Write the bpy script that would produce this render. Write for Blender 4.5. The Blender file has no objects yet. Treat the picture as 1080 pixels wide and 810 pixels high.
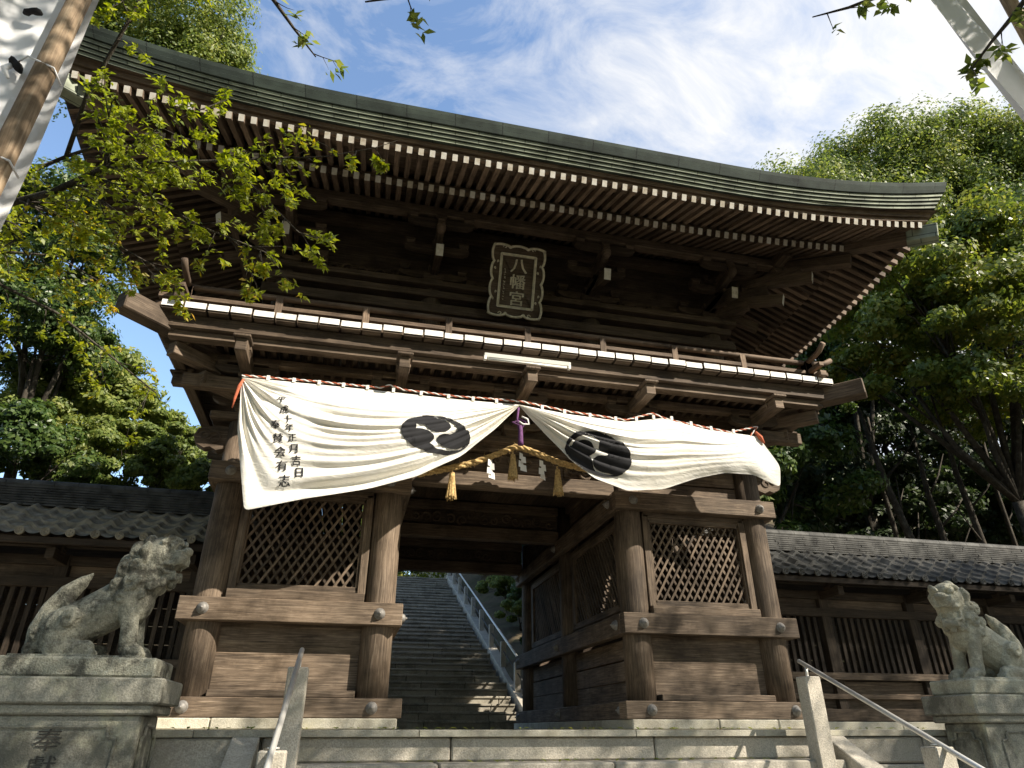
import bpy, bmesh, math, random
import numpy as np
from mathutils import Vector, Matrix
from mathutils.bvhtree import BVHTree

random.seed(7); RNG = np.random.default_rng(11)
SC = bpy.context.scene
COL = SC.collection
R = math.radians
W_ = {}            # world location of the origin of each object we made

# ------------------------------------------------------------------ camera
CAM = Vector((-1.85, -8.0, 0.0)); PITCH, YAW, FPX = 27.5, 13.0, 700.0
cd = bpy.data.cameras.new('camera'); cam = bpy.data.objects.new('camera', cd); COL.objects.link(cam)
cam.location = CAM; cam.rotation_euler = (R(90 + PITCH), 0, R(-YAW))
cd.sensor_width = 36; cd.lens = 36 * FPX / 1080; cd.clip_end = 2000; cd.clip_start = 0.05
SC.camera = cam
# ------------------------------------------------------------------ light
SUN_DIR = Vector((.598, -.532, .598)).normalized()
EL = math.asin(SUN_DIR.z)
sd = bpy.data.lights.new('sun', 'SUN'); sun = bpy.data.objects.new('sun', sd); COL.objects.link(sun)
sd.energy = 5.0; sd.angle = R(.53); sd.color = (1, .91, .78)
sun.rotation_euler = SUN_DIR.to_track_quat('Z', 'Y').to_euler(); sun.location = (6, -8, 12)
wd = bpy.data.worlds.new('World'); SC.world = wd; wd.use_nodes = True
nt = wd.node_tree; nt.nodes.clear()
def wn(t, **k):
    n = nt.nodes.new(t)
    for a, b in k.items(): setattr(n, a, b)
    return n
sky = wn('ShaderNodeTexSky', sky_type='NISHITA', sun_disc=False)
sky.sun_elevation = EL; sky.sun_rotation = math.atan2(SUN_DIR.x, SUN_DIR.y)
sky.air_density = 1.15; sky.dust_density = .5; sky.ozone_density = 2.0
bg = wn('ShaderNodeBackground'); bg.inputs['Strength'].default_value = .145
bc = wn('ShaderNodeBackground'); bc.inputs['Color'].default_value = (1, .99, .97, 1); bc.inputs['Strength'].default_value = .54
tc = wn('ShaderNodeTexCoord')
mp = wn('ShaderNodeMapping'); mp.inputs['Rotation'].default_value = (0.3, .5, .9); mp.inputs['Scale'].default_value = (2.2, 4.6, 3.4)
n1 = wn('ShaderNodeTexNoise'); n1.inputs['Scale'].default_value = 2.4; n1.inputs['Detail'].default_value = 9; n1.inputs['Roughness'].default_value = .63; n1.inputs['Distortion'].default_value = .5
sx = wn('ShaderNodeSeparateXYZ')
mx = wn('ShaderNodeMath', operation='MULTIPLY_ADD'); mx.inputs[1].default_value = .50; mx.inputs[2].default_value = -.08   # thin cloud thickens to the right
mz = wn('ShaderNodeMath', operation='MULTIPLY_ADD'); mz.inputs[1].default_value = .15
ad = wn('ShaderNodeMath', operation='ADD')
rp = wn('ShaderNodeValToRGB'); rp.color_ramp.elements[0].position = .47; rp.color_ramp.elements[1].position = .92
rp.color_ramp.elements[0].color = (0.0, 0.0, 0.0, 1); rp.color_ramp.elements[1].color = (1, 1, 1, 1)
ms = wn('ShaderNodeMixShader'); wo = wn('ShaderNodeOutputWorld')
L = nt.links.new
L(tc.outputs['Generated'], mp.inputs['Vector']); L(mp.outputs[0], n1.inputs['Vector'])
L(tc.outputs['Generated'], sx.inputs[0]); L(sx.outputs['X'], mx.inputs[0]); L(sx.outputs['Z'], mz.inputs[0]); L(mx.outputs[0], mz.inputs[2])
L(mz.outputs[0], ad.inputs[0]); L(n1.outputs['Fac'], ad.inputs[1]); L(ad.outputs[0], rp.inputs[0])
L(sky.outputs[0], bg.inputs['Color']); L(rp.outputs[0], ms.inputs[0]); L(bg.outputs[0], ms.inputs[1]); L(bc.outputs[0], ms.inputs[2]); L(ms.outputs[0], wo.inputs[0])
SC.view_settings.view_transform = 'Standard'; SC.view_settings.look = 'None'
SC.view_settings.exposure = 1.02; SC.view_settings.gamma = 1
SC.cycles.max_bounces = 8; SC.cycles.transparent_max_bounces = 6

# ------------------------------------------------------------------ pixel -> point (photo 1080x810)
_p, _y = R(PITCH), R(YAW)
_f = Vector((math.sin(_y) * math.cos(_p), math.cos(_y) * math.cos(_p), math.sin(_p)))
_r = Vector((math.cos(_y), -math.sin(_y), 0)); _u = _r.cross(_f)
def ray(x, y): return _r * ((x - 540) / FPX) + _u * ((405 - y) / FPX) + _f
def at(x, y, d): return CAM + ray(x, y) * d
def onY(x, y, Y):
    d = ray(x, y); return CAM + d * ((Y - CAM.y) / d.y)

# ------------------------------------------------------------------ materials
def new_mat(name):
    m = bpy.data.materials.new(name); m.use_nodes = True
    return m, m.node_tree, m.node_tree.nodes['Principled BSDF']
def nd(t, typ, **k):
    n = t.nodes.new(typ)
    for a, b in k.items(): setattr(n, a, b)
    return n
def ramp(t, stops):
    r = nd(t, 'ShaderNodeValToRGB'); e = r.color_ramp.elements
    while len(e) < len(stops): e.new(.5)
    for i, (p, c) in enumerate(stops): e[i].position = p; e[i].color = (*c, 1)
    return r
def wood(name, dark, mid, light, rough=.75, stain=.35, var=.22):
    m, t, b = new_mat(name)
    uv = nd(t, 'ShaderNodeUVMap'); oi = nd(t, 'ShaderNodeObjectInfo')
    of = nd(t, 'ShaderNodeVectorMath', operation='ADD'); cb = nd(t, 'ShaderNodeCombineXYZ')
    ml = nd(t, 'ShaderNodeMath', operation='MULTIPLY'); ml.inputs[1].default_value = 37
    t.links.new(oi.outputs['Random'], ml.inputs[0]); t.links.new(ml.outputs[0], cb.inputs[0]); t.links.new(ml.outputs[0], cb.inputs[1])
    t.links.new(uv.outputs[0], of.inputs[0]); t.links.new(cb.outputs[0], of.inputs[1])
    mp = nd(t, 'ShaderNodeMapping'); mp.inputs['Scale'].default_value = (1.2, 22, 1)
    t.links.new(of.outputs[0], mp.inputs[0])
    n = nd(t, 'ShaderNodeTexNoise'); n.inputs['Scale'].default_value = 2.2; n.inputs['Detail'].default_value = 8; n.inputs['Roughness'].default_value = .65; n.inputs['Distortion'].default_value = .9
    t.links.new(mp.outputs[0], n.inputs['Vector'])
    r = ramp(t, [(.28, dark), (.52, mid), (.75, light)])
    t.links.new(n.outputs['Fac'], r.inputs[0])
    n2 = nd(t, 'ShaderNodeTexNoise'); n2.inputs['Scale'].default_value = 1.7; n2.inputs['Detail'].default_value = 5
    t.links.new(of.outputs[0], n2.inputs['Vector'])
    r2 = ramp(t, [(.3, (1 - stain,) * 3), (.65, (1.1, 1.08, 1.05))])
    t.links.new(n2.outputs['Fac'], r2.inputs[0])
    mu = nd(t, 'ShaderNodeMix', data_type='RGBA', blend_type='MULTIPLY'); mu.inputs[0].default_value = 1
    t.links.new(r.outputs[0], mu.inputs[6]); t.links.new(r2.outputs[0], mu.inputs[7])
    mp3 = nd(t, 'ShaderNodeMapping'); mp3.inputs['Scale'].default_value = (1.6, 85, 1); t.links.new(of.outputs[0], mp3.inputs[0])
    n3 = nd(t, 'ShaderNodeTexNoise'); n3.inputs['Scale'].default_value = 2.0; n3.inputs['Detail'].default_value = 6; n3.inputs['Roughness'].default_value = .7; n3.inputs['Distortion'].default_value = .4
    t.links.new(mp3.outputs[0], n3.inputs['Vector'])
    r3 = ramp(t, [(.27, (.32, .32, .32)), (.40, (.9, .9, .9)), (.62, (1.12, 1.12, 1.12))]); t.links.new(n3.outputs['Fac'], r3.inputs[0])
    mu3 = nd(t, 'ShaderNodeMix', data_type='RGBA', blend_type='MULTIPLY'); mu3.inputs[0].default_value = 1
    t.links.new(mu.outputs[2], mu3.inputs[6]); t.links.new(r3.outputs[0], mu3.inputs[7]); mu = mu3
    hv = nd(t, 'ShaderNodeHueSaturation'); mr = nd(t, 'ShaderNodeMapRange'); mr.inputs[3].default_value = 1 - var; mr.inputs[4].default_value = 1 + var
    t.links.new(oi.outputs['Random'], mr.inputs[0]); t.links.new(mr.outputs[0], hv.inputs['Value']); t.links.new(mu.outputs[2], hv.inputs['Color'])
    gi = nd(t, 'ShaderNodeNewGeometry'); ri = ramp(t, [(0, (.68, .67, .66)), (.5, (1, .99, .97)), (1, (1.22, 1.2, 1.16))]); t.links.new(gi.outputs['Random Per Island'], ri.inputs[0])
    mi_ = nd(t, 'ShaderNodeMix', data_type='RGBA', blend_type='MULTIPLY'); mi_.inputs[0].default_value = 1; t.links.new(hv.outputs[0], mi_.inputs[6]); t.links.new(ri.outputs[0], mi_.inputs[7])
    ns = nd(t, 'ShaderNodeTexNoise'); ns.inputs['Scale'].default_value = 1.3; ns.inputs['Detail'].default_value = 7; ns.inputs['Roughness'].default_value = .7; t.links.new(gi.outputs['Position'], ns.inputs['Vector'])
    rs = ramp(t, [(.36, (.55, .53, .50)), (.5, (1, 1, 1)), (.68, (1.12, 1.13, 1.14))]); t.links.new(ns.outputs['Fac'], rs.inputs[0])
    ms_ = nd(t, 'ShaderNodeMix', data_type='RGBA', blend_type='MULTIPLY'); ms_.inputs[0].default_value = 1; t.links.new(mi_.outputs[2], ms_.inputs[6]); t.links.new(rs.outputs[0], ms_.inputs[7])
    t.links.new(ms_.outputs[2], b.inputs['Base Color'])
    b.inputs['Roughness'].default_value = rough; b.inputs['Specular IOR Level'].default_value = .25
    bp = nd(t, 'ShaderNodeBump'); bp.inputs['Strength'].default_value = .35; bp.inputs['Distance'].default_value = .012
    t.links.new(n.outputs['Fac'], bp.inputs['Height']); t.links.new(bp.outputs[0], b.inputs['Normal'])
    return m
def stone(name, c1, c2, lichen, dark, scale=6, speck=.5, rough=.9, bump=.5):
    m, t, b = new_mat(name)
    tc = nd(t, 'ShaderNodeTexCoord'); ge = nd(t, 'ShaderNodeNewGeometry')
    a = nd(t, 'ShaderNodeTexNoise'); a.inputs['Scale'].default_value = 90; a.inputs['Detail'].default_value = 3
    c = nd(t, 'ShaderNodeTexNoise'); c.inputs['Scale'].default_value = scale; c.inputs['Detail'].default_value = 8; c.inputs['Roughness'].default_value = .7
    d = nd(t, 'ShaderNodeTexNoise'); d.inputs['Scale'].default_value = scale * .45; d.inputs['Detail'].default_value = 7; d.inputs['Roughness'].default_value = .75
    for x in (a, c, d): t.links.new(ge.outputs['Position'], x.inputs['Vector'])
    r = ramp(t, [(.3, c1), (.7, c2)]); t.links.new(a.outputs['Fac'], r.inputs[0])
    rl = ramp(t, [(.5, (0,) * 3), (.68, (1,) * 3)]); t.links.new(c.outputs['Fac'], rl.inputs[0])
    rd = ramp(t, [(.47, (0,) * 3), (.58, (1,) * 3)]); t.links.new(d.outputs['Fac'], rd.inputs[0])
    m1 = nd(t, 'ShaderNodeMix', data_type='RGBA'); t.links.new(rl.outputs[0], m1.inputs[0]); t.links.new(r.outputs[0], m1.inputs[6]); m1.inputs[7].default_value = (*lichen, 1)
    mm = nd(t, 'ShaderNodeMath', operation='MULTIPLY'); mm.inputs[1].default_value = speck; t.links.new(rd.outputs[0], mm.inputs[0])
    m2 = nd(t, 'ShaderNodeMix', data_type='RGBA'); t.links.new(mm.outputs[0], m2.inputs[0]); t.links.new(m1.outputs[2], m2.inputs[6]); m2.inputs[7].default_value = (*dark, 1)
    ri = ramp(t, [(0, (.78, .78, .76)), (1, (1.16, 1.15, 1.12))]); t.links.new(ge.outputs['Random Per Island'], ri.inputs[0])
    m3 = nd(t, 'ShaderNodeMix', data_type='RGBA', blend_type='MULTIPLY'); m3.inputs[0].default_value = 1; t.links.new(m2.outputs[2], m3.inputs[6]); t.links.new(ri.outputs[0], m3.inputs[7])
    t.links.new(m3.outputs[2], b.inputs['Base Color']); b.inputs['Roughness'].default_value = rough; b.inputs['Specular IOR Level'].default_value = .2
    bp = nd(t, 'ShaderNodeBump'); bp.inputs['Strength'].default_value = bump; bp.inputs['Distance'].default_value = .01
    ad = nd(t, 'ShaderNodeMath', operation='ADD'); t.links.new(a.outputs['Fac'], ad.inputs[0]); t.links.new(c.outputs['Fac'], ad.inputs[1])
    t.links.new(ad.outputs[0], bp.inputs['Height']); t.links.new(bp.outputs[0], b.inputs['Normal'])
    return m
def plain(name, c, rough=.7, metal=0, spec=.3, var=.12, scale=9):
    m, t, b = new_mat(name)
    ge = nd(t, 'ShaderNodeNewGeometry'); n = nd(t, 'ShaderNodeTexNoise'); n.inputs['Scale'].default_value = scale; n.inputs['Detail'].default_value = 5
    t.links.new(ge.outputs['Position'], n.inputs['Vector'])
    r = ramp(t, [(.3, tuple(x * (1 - var) for x in c)), (.7, tuple(min(1, x * (1 + var)) for x in c))])
    t.links.new(n.outputs['Fac'], r.inputs[0]); t.links.new(r.outputs[0], b.inputs['Base Color'])
    b.inputs['Roughness'].default_value = rough; b.inputs['Metallic'].default_value = metal; b.inputs['Specular IOR Level'].default_value = spec
    return m
def copper(name, c, rough):
    m = plain(name, c, rough, 0, .2, var=.45, scale=3.5); t = m.node_tree; b = t.nodes['Principled BSDF']
    uv = nd(t, 'ShaderNodeUVMap'); br = nd(t, 'ShaderNodeTexBrick'); br.inputs['Scale'].default_value = 1; br.inputs['Brick Width'].default_value = .55; br.inputs['Row Height'].default_value = .13; br.inputs['Mortar Size'].default_value = .006
    br.inputs['Color1'].default_value = (.82, .82, .82, 1); br.inputs['Color2'].default_value = (1.12, 1.1, 1.05, 1); br.inputs['Mortar'].default_value = (.3, .3, .3, 1)
    t.links.new(uv.outputs[0], br.inputs['Vector']); mx = nd(t, 'ShaderNodeMix', data_type='RGBA', blend_type='MULTIPLY'); mx.inputs[0].default_value = 1
    src = b.inputs['Base Color'].links[0].from_socket; t.links.new(src, mx.inputs[6]); t.links.new(br.outputs['Color'], mx.inputs[7]); t.links.new(mx.outputs[2], b.inputs['Base Color'])
    return m
def leafmat(name, stops, trans=.45, gloss=.35):
    m, t, b = new_mat(name)
    ge = nd(t, 'ShaderNodeNewGeometry'); r = ramp(t, stops)
    n = nd(t, 'ShaderNodeTexNoise'); n.inputs['Scale'].default_value = .55; n.inputs['Detail'].default_value = 3
    t.links.new(ge.outputs['Position'], n.inputs['Vector'])
    mi = nd(t, 'ShaderNodeMath', operation='MULTIPLY_ADD'); mi.inputs[1].default_value = .6
    sb = nd(t, 'ShaderNodeMath', operation='MULTIPLY_ADD'); sb.inputs[1].default_value = .9; sb.inputs[2].default_value = -.25
    t.links.new(n.outputs['Fac'], sb.inputs[0]); t.links.new(ge.outputs['Random Per Island'], mi.inputs[0]); t.links.new(sb.outputs[0], mi.inputs[2])
    t.links.new(mi.outputs[0], r.inputs[0]); t.links.new(r.outputs[0], b.inputs['Base Color'])
    b.inputs['Roughness'].default_value = gloss; b.inputs['Specular IOR Level'].default_value = .4
    tr = nd(t, 'ShaderNodeBsdfTranslucent'); hs = nd(t, 'ShaderNodeHueSaturation'); hs.inputs['Value'].default_value = 1.5; hs.inputs['Saturation'].default_value = 1.1
    t.links.new(r.outputs[0], hs.inputs['Color']); t.links.new(hs.outputs[0], tr.inputs['Color'])
    mx = nd(t, 'ShaderNodeMixShader'); mx.inputs[0].default_value = trans
    o = t.nodes['Material Output']; t.links.new(b.outputs[0], mx.inputs[1]); t.links.new(tr.outputs[0], mx.inputs[2]); t.links.new(mx.outputs[0], o.inputs[0])
    return m
M = {}
M['wood'] = wood('weathered_timber', (.040, .030, .022), (.122, .092, .067), (.235, .187, .142), stain=.55)
M['wood_d'] = wood('dark_timber', (.040, .029, .021), (.105, .078, .056), (.18, .14, .103))
M['wood_r'] = wood('rafter_timber', (.06, .044, .032), (.155, .113, .082), (.26, .20, .15), var=.45)
M['wood_o'] = wood('warm_timber', (.05, .037, .027), (.13, .098, .071), (.225, .175, .13))
M['wood_v'] = wood('near_black_timber', (.016, .012, .009), (.045, .034, .025), (.085, .066, .05))  # near-black timber for corridor posts, slats and eaves
def paint(name, a, b_, c_):
    m, t, b = new_mat(name); oi = nd(t, 'ShaderNodeObjectInfo'); r = ramp(t, [(.0, a), (.35, b_), (.8, c_)])
    ge = nd(t, 'ShaderNodeNewGeometry'); n = nd(t, 'ShaderNodeTexNoise'); n.inputs['Scale'].default_value = 22; n.inputs['Detail'].default_value = 5; t.links.new(ge.outputs['Position'], n.inputs['Vector'])
    m1 = nd(t, 'ShaderNodeMath', operation='MULTIPLY_ADD'); m1.inputs[1].default_value = .5; m2 = nd(t, 'ShaderNodeMath', operation='MULTIPLY_ADD'); m2.inputs[1].default_value = 1.0; m2.inputs[2].default_value = -.2
    t.links.new(n.outputs['Fac'], m2.inputs[0]); t.links.new(oi.outputs['Random'], m1.inputs[0]); t.links.new(m2.outputs[0], m1.inputs[2]); t.links.new(m1.outputs[0], r.inputs[0])
    t.links.new(r.outputs[0], b.inputs['Base Color']); b.inputs['Roughness'].default_value = .85; b.inputs['Specular IOR Level'].default_value = .15
    return m
M['cream'] = paint('flaking_chalk_paint', (.27, .21, .15), (.50, .45, .36), (.66, .64, .58))
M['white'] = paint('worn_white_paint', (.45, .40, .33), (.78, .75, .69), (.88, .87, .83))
M['copper'] = copper('green_copper_sheet', (.29, .325, .25), .65)
M['copper_d'] = copper('dark_copper_sheet', (.040, .054, .046), .8)
M['granite'] = stone('granite', (.31, .285, .245), (.53, .49, .42), (.40, .375, .31), (.19, .18, .15), 5, .4, bump=.55)
M['granite_w'] = stone('pale_granite', (.36, .34, .28), (.52, .49, .41), (.45, .42, .32), (.2, .18, .14), 4, .5)
M['lionstone'] = stone('lichened_stone', (.24, .235, .185), (.40, .39, .32), (.58, .56, .46), (.06, .057, .048), 9, .85, bump=1.0)
M['lionstone_p'] = stone('pale_lion_stone', (.30, .29, .23), (.44, .43, .35), (.5, .48, .38), (.12, .115, .09), 7, .55, bump=.9)
M['pedstone'] = stone('weathered_pedestal_stone', (.20, .195, .165), (.34, .33, .28), (.36, .355, .26), (.065, .063, .052), 4, .7, bump=.6)
M['stairstone'] = stone('stair_stone', (.22, .20, .165), (.40, .37, .31), (.34, .32, .26), (.12, .11, .09), 4, .6)
M['carved'] = plain('carved_lettering_stone', (.045, .043, .037), .9, var=.3)
M['steel'] = plain('brushed_steel', (.68, .67, .63), .34, .55, .5, var=.05)
M['iron'] = plain('dark_iron', (.10, .10, .095), .6, .4, .4, var=.3, scale=30)
M['zinc'] = plain('weathered_iron_boss', (.19, .18, .165), .6, .3, .4, var=.3, scale=40)
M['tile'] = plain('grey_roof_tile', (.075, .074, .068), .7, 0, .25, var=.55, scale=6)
M['tile_lit'] = plain('sun_toned_roof_tile', (.26, .235, .18), .8, 0, .2, var=.45, scale=8)  # left corridor tiles made paler, sunlight put into their colour
M['ink'] = plain('black_ink', (.018, .018, .02), .85, var=.2)
M['straw'] = plain('rice_straw', (.47, .33, .15), .9, 0, .1, var=.4, scale=40)
M['paper'] = plain('white_paper', (.82, .8, .76), .9, 0, .1, var=.05)
M['purple'] = plain('purple_cord', (.12, .045, .13), .8, var=.3, scale=50)
M['red'] = plain('red_cord', (.45, .12, .06), .8, var=.3, scale=60)
M['plastic'] = plain('white_enamel', (.8, .8, .74), .35, 0, .5, var=.04)
M['gold'] = plain('faded_gold_paint', (.62, .57, .43), .6, 0, .4, var=.25, scale=20)
M['pole'] = wood('peeled_pole_wood', (.17, .115, .07), (.36, .27, .18), (.5, .41, .3), stain=.5)
M['bark'] = stone('bark', (.035, .029, .023), (.085, .073, .058), (.12, .11, .09), (.02, .018, .014), 10, .6, bump=.9)
M['earth'] = stone('hillside_earth', (.07, .055, .035), (.15, .12, .075), (.06, .075, .03), (.04, .035, .022), 1.2, .6)
M['ground'] = stone('packed_earth', (.09, .08, .065), (.17, .155, .13), (.14, .13, .10), (.07, .06, .045), 1.5, .5)
M['redroof'] = plain('red_painted_wood', (.28, .07, .035), .7)
M['lf_dark'] = leafmat('evergreen_leaf', [(.05, (.022, .045, .012)), (.45, (.05, .09, .02)), (.75, (.10, .145, .032)), (1, (.17, .19, .05))], .35, .4)
M['lf_deep'] = leafmat('shade_toned_evergreen_leaf', [(.05, (.012, .024, .008)), (.5, (.028, .05, .014)), (1, (.075, .095, .03))], .25, .45)  # evergreen leaf darkened, the gloom under the wood put into its colour
M['lf_mid'] = leafmat('camphor_leaf', [(.0, (.045, .075, .018)), (.4, (.13, .175, .036)), (.75, (.23, .26, .06)), (1, (.33, .31, .09))], .42, .5)
M['lf_yel'] = leafmat('yellowing_leaf', [(.0, (.06, .09, .018)), (.4, (.14, .18, .03)), (.75, (.23, .24, .045)), (.9, (.30, .24, .05)), (1, (.33, .15, .04))], .42, .4)
M['lf_cherry'] = leafmat('cherry_leaf', [(.0, (.10, .14, .018)), (.35, (.22, .26, .028)), (.72, (.30, .32, .035)), (.86, (.42, .31, .035)), (1, (.45, .16, .03))], .5, .45)
def clothmat():
    m, t, b = new_mat('undyed_cotton')
    ge = nd(t, 'ShaderNodeNewGeometry'); n = nd(t, 'ShaderNodeTexNoise'); n.inputs['Scale'].default_value = 2.5; n.inputs['Detail'].default_value = 6
    t.links.new(ge.outputs['Position'], n.inputs['Vector'])
    r = ramp(t, [(.3, (.80, .77, .68)), (.6, (.84, .825, .77))]); t.links.new(n.outputs['Fac'], r.inputs[0]); t.links.new(r.outputs[0], b.inputs['Base Color'])
    b.inputs['Roughness'].default_value = .9; b.inputs['Specular IOR Level'].default_value = .1
    mpc = nd(t, 'ShaderNodeMapping'); mpc.inputs['Scale'].default_value = (3.2, 1, 9); mpc.inputs['Rotation'].default_value = (0, .25, 0); t.links.new(ge.outputs['Position'], mpc.inputs[0])
    nc = nd(t, 'ShaderNodeTexNoise'); nc.inputs['Scale'].default_value = 2.6; nc.inputs['Detail'].default_value = 7; nc.inputs['Roughness'].default_value = .6; nc.inputs['Distortion'].default_value = .8; t.links.new(mpc.outputs[0], nc.inputs['Vector'])
    bp = nd(t, 'ShaderNodeBump'); bp.inputs['Strength'].default_value = .32; bp.inputs['Distance'].default_value = .03; t.links.new(nc.outputs['Fac'], bp.inputs['Height']); t.links.new(bp.outputs[0], b.inputs['Normal'])
    tr = nd(t, 'ShaderNodeBsdfTranslucent'); tr.inputs['Color'].default_value = (.8, .68, .45, 1)
    mx = nd(t, 'ShaderNodeMixShader'); mx.inputs[0].default_value = .12
    o = t.nodes['Material Output']; t.links.new(b.outputs[0], mx.inputs[1]); t.links.new(tr.outputs[0], mx.inputs[2]); t.links.new(mx.outputs[0], o.inputs[0])
    return m
M['cloth'] = clothmat()

# ------------------------------------------------------------------ mesh builder
class MB:
    def __init__(s): s.v = []; s.f = []; s.uv = []; s.m = []
    def _add(s, vs): n = len(s.v); s.v += [tuple(x) for x in vs]; return n
    def face(s, ids, uvs, m=0): s.f.append(list(ids)); s.uv.append(uvs); s.m.append(m)
    def box(s, c, d, ax=None, m=0, m0=None, m1=None, taper=1.0):
        """box centred c, size d=(dx,dy,dz); ax three unit vectors; the longest side carries the grain; m0/m1 = end materials"""
        c = Vector(c); ax = ax or (Vector((1, 0, 0)), Vector((0, 1, 0)), Vector((0, 0, 1)))
        h = [x / 2 for x in d]; la = max(range(3), key=lambda i: d[i])
        vs = []
        for k in range(8):
            g = [(1 if k >> i & 1 else -1) for i in range(3)]
            tp = taper if g[2] > 0 else 1
            vs.append(c + ax[0] * g[0] * h[0] * tp + ax[1] * g[1] * h[1] * tp + ax[2] * g[2] * h[2])
        n = s._add(vs); ou, ov = random.random() * 9, random.random() * 9
        for i in range(3):
            a, b = [(1, 2), (2, 0), (0, 1)][i]
            for sg in (-1, 1):
                q = [(-1, -1), (1, -1), (1, 1), (-1, 1)]
                if sg < 0: q = q[::-1]
                ids, uv = [], []
                for ga, gb in q:
                    g = [0, 0, 0]; g[i] = sg; g[a] = ga; g[b] = gb
                    ids.append(n + sum((1 << j) for j in range(3) if g[j] > 0))
                    pa, pb = ga * h[a], gb * h[b]
                    u, v = (pa, pb) if (a == la or (b != la and True)) else (pb, pa)
                    if b == la: u, v = pb, pa
                    uv.append((u + ou + i * .37, v + ov + sg * .21))
                mm = m
                if i == la and sg < 0 and m0 is not None: mm = m0
                if i == la and sg > 0 and m1 is not None: mm = m1
                s.face(ids, uv, mm)
        return s
    def beam(s, p0, p1, w, h, up=(0, 0, 1), m=0, m0=None, m1=None):
        p0, p1 = Vector(p0), Vector(p1); d = (p1 - p0); l = d.length; d.normalize()
        sd_ = d.cross(Vector(up)).normalized(); u2 = sd_.cross(d)
        return s.box((p0 + p1) / 2, (l, w, h), (d, -sd_, u2), m, m0, m1)
    def tube(s, pts, rad, n=8, m=0, caps=True, mc=None):
        pts = [Vector(p) for p in pts]; k = len(pts)
        if not isinstance(rad, (list, tuple)): rad = [rad] * k
        prev = None; acc = 0; rings = []
        ou = random.random() * 9
        for i, p in enumerate(pts):
            t = (pts[min(i + 1, k - 1)] - pts[max(i - 1, 0)]).normalized()
            if prev is None:
                a = t.cross(Vector((0, 0, 1)));  a = a if a.length > .05 else t.cross(Vector((0, 1, 0)))
            else: a = prev - t * prev.dot(t)
            a.normalize(); prev = a; b = t.cross(a)
            if i: acc += (p - pts[i - 1]).length
            rings.append((s._add([p + (a * math.cos(2 * math.pi * j / n) + b * math.sin(2 * math.pi * j / n)) * rad[i] for j in range(n)]), acc))
        for i in range(k - 1):
            n0, u0 = rings[i]; n1_, u1 = rings[i + 1]; cv = 2 * math.pi * max(rad[i], .004) / n
            for j in range(n):
                j2 = (j + 1) % n
                s.face((n0 + j, n0 + j2, n1_ + j2, n1_ + j), [(u0 + ou, j * cv), (u0 + ou, (j + 1) * cv), (u1 + ou, (j + 1) * cv), (u1 + ou, j * cv)], m)
        if caps:
            for (n0, _), rev, i in ((rings[0], 1, 0), (rings[-1], 0, -1)):
                ids = [n0 + j for j in range(n)]
                s.face(ids[::-1] if rev else ids, [(math.cos(j) * rad[i], math.sin(j) * rad[i]) for j in range(n)], m if mc is None else mc)
        return s
    def lathe(s, prof, c, axis=(0, 0, 1), n=12, m=0):
        c = Vector(c); z = Vector(axis).normalized(); a = z.cross(Vector((0, 0, 1)))
        a = a if a.length > .05 else Vector((1, 0, 0)); a.normalize(); b = z.cross(a)
        r = [s._add([c + z * h + (a * math.cos(2 * math.pi * j / n) + b * math.sin(2 * math.pi * j / n)) * q for j in range(n)]) for q, h in prof]
        for i in range(len(prof) - 1):
            for j in range(n):
                j2 = (j + 1) % n
                s.face((r[i] + j, r[i] + j2, r[i + 1] + j2, r[i + 1] + j), [(prof[i][1], j * .03), (prof[i][1], j * .03 + .03), (prof[i + 1][1], j * .03 + .03), (prof[i + 1][1], j * .03)], m)
        s.face([r[0] + j for j in range(n)][::-1], [(0, 0)] * n, m); s.face([r[-1] + j for j in range(n)], [(0, 0)] * n, m)
        return s
    def prism(s, poly, o, ax, ay, dep, m=0):
        """poly in 2-D, placed at o with axes ax, ay and pushed along dep"""
        o, ax, ay, dep = Vector(o), Vector(ax), Vector(ay), Vector(dep)
        if ax.cross(ay).dot(dep) > 0: poly = poly[::-1]
        k = len(poly); a = s._add([o + ax * x + ay * y for x, y in poly]); b = s._add([o + ax * x + ay * y + dep for x, y in poly])
        s.face([a + i for i in range(k)], [(x, y) for x, y in poly], m); s.face([b + i for i in range(k)][::-1], [(x, y) for x, y in poly[::-1]], m)
        for i in range(k):
            j = (i + 1) % k
            s.face((a + j, a + i, b + i, b + j), [(poly[j][0], 0), (poly[i][0], 0), (poly[i][0], .1), (poly[j][0], .1)], m)
        return s
    def grid(s, P, m=0, flip=False, uvs=None, mf=None):
        P = np.asarray(P); a, b = P.shape[:2]; n = s._add([tuple(x) for x in P.reshape(-1, 3)])
        for i in range(a - 1):
            for j in range(b - 1):
                q = [n + i * b + j, n + (i + 1) * b + j, n + (i + 1) * b + j + 1, n + i * b + j + 1]
                p = [P[i, j], P[i + 1, j], P[i + 1, j + 1], P[i, j + 1]]
                uv = [(float(x[0]), float(x[1])) for x in p] if uvs is None else [uvs(i, j), uvs(i + 1, j), uvs(i + 1, j + 1), uvs(i, j + 1)]
                if flip: q, uv = q[::-1], uv[::-1]
                s.face(q, uv, m if mf is None else mf(i, j))
        return s
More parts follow.
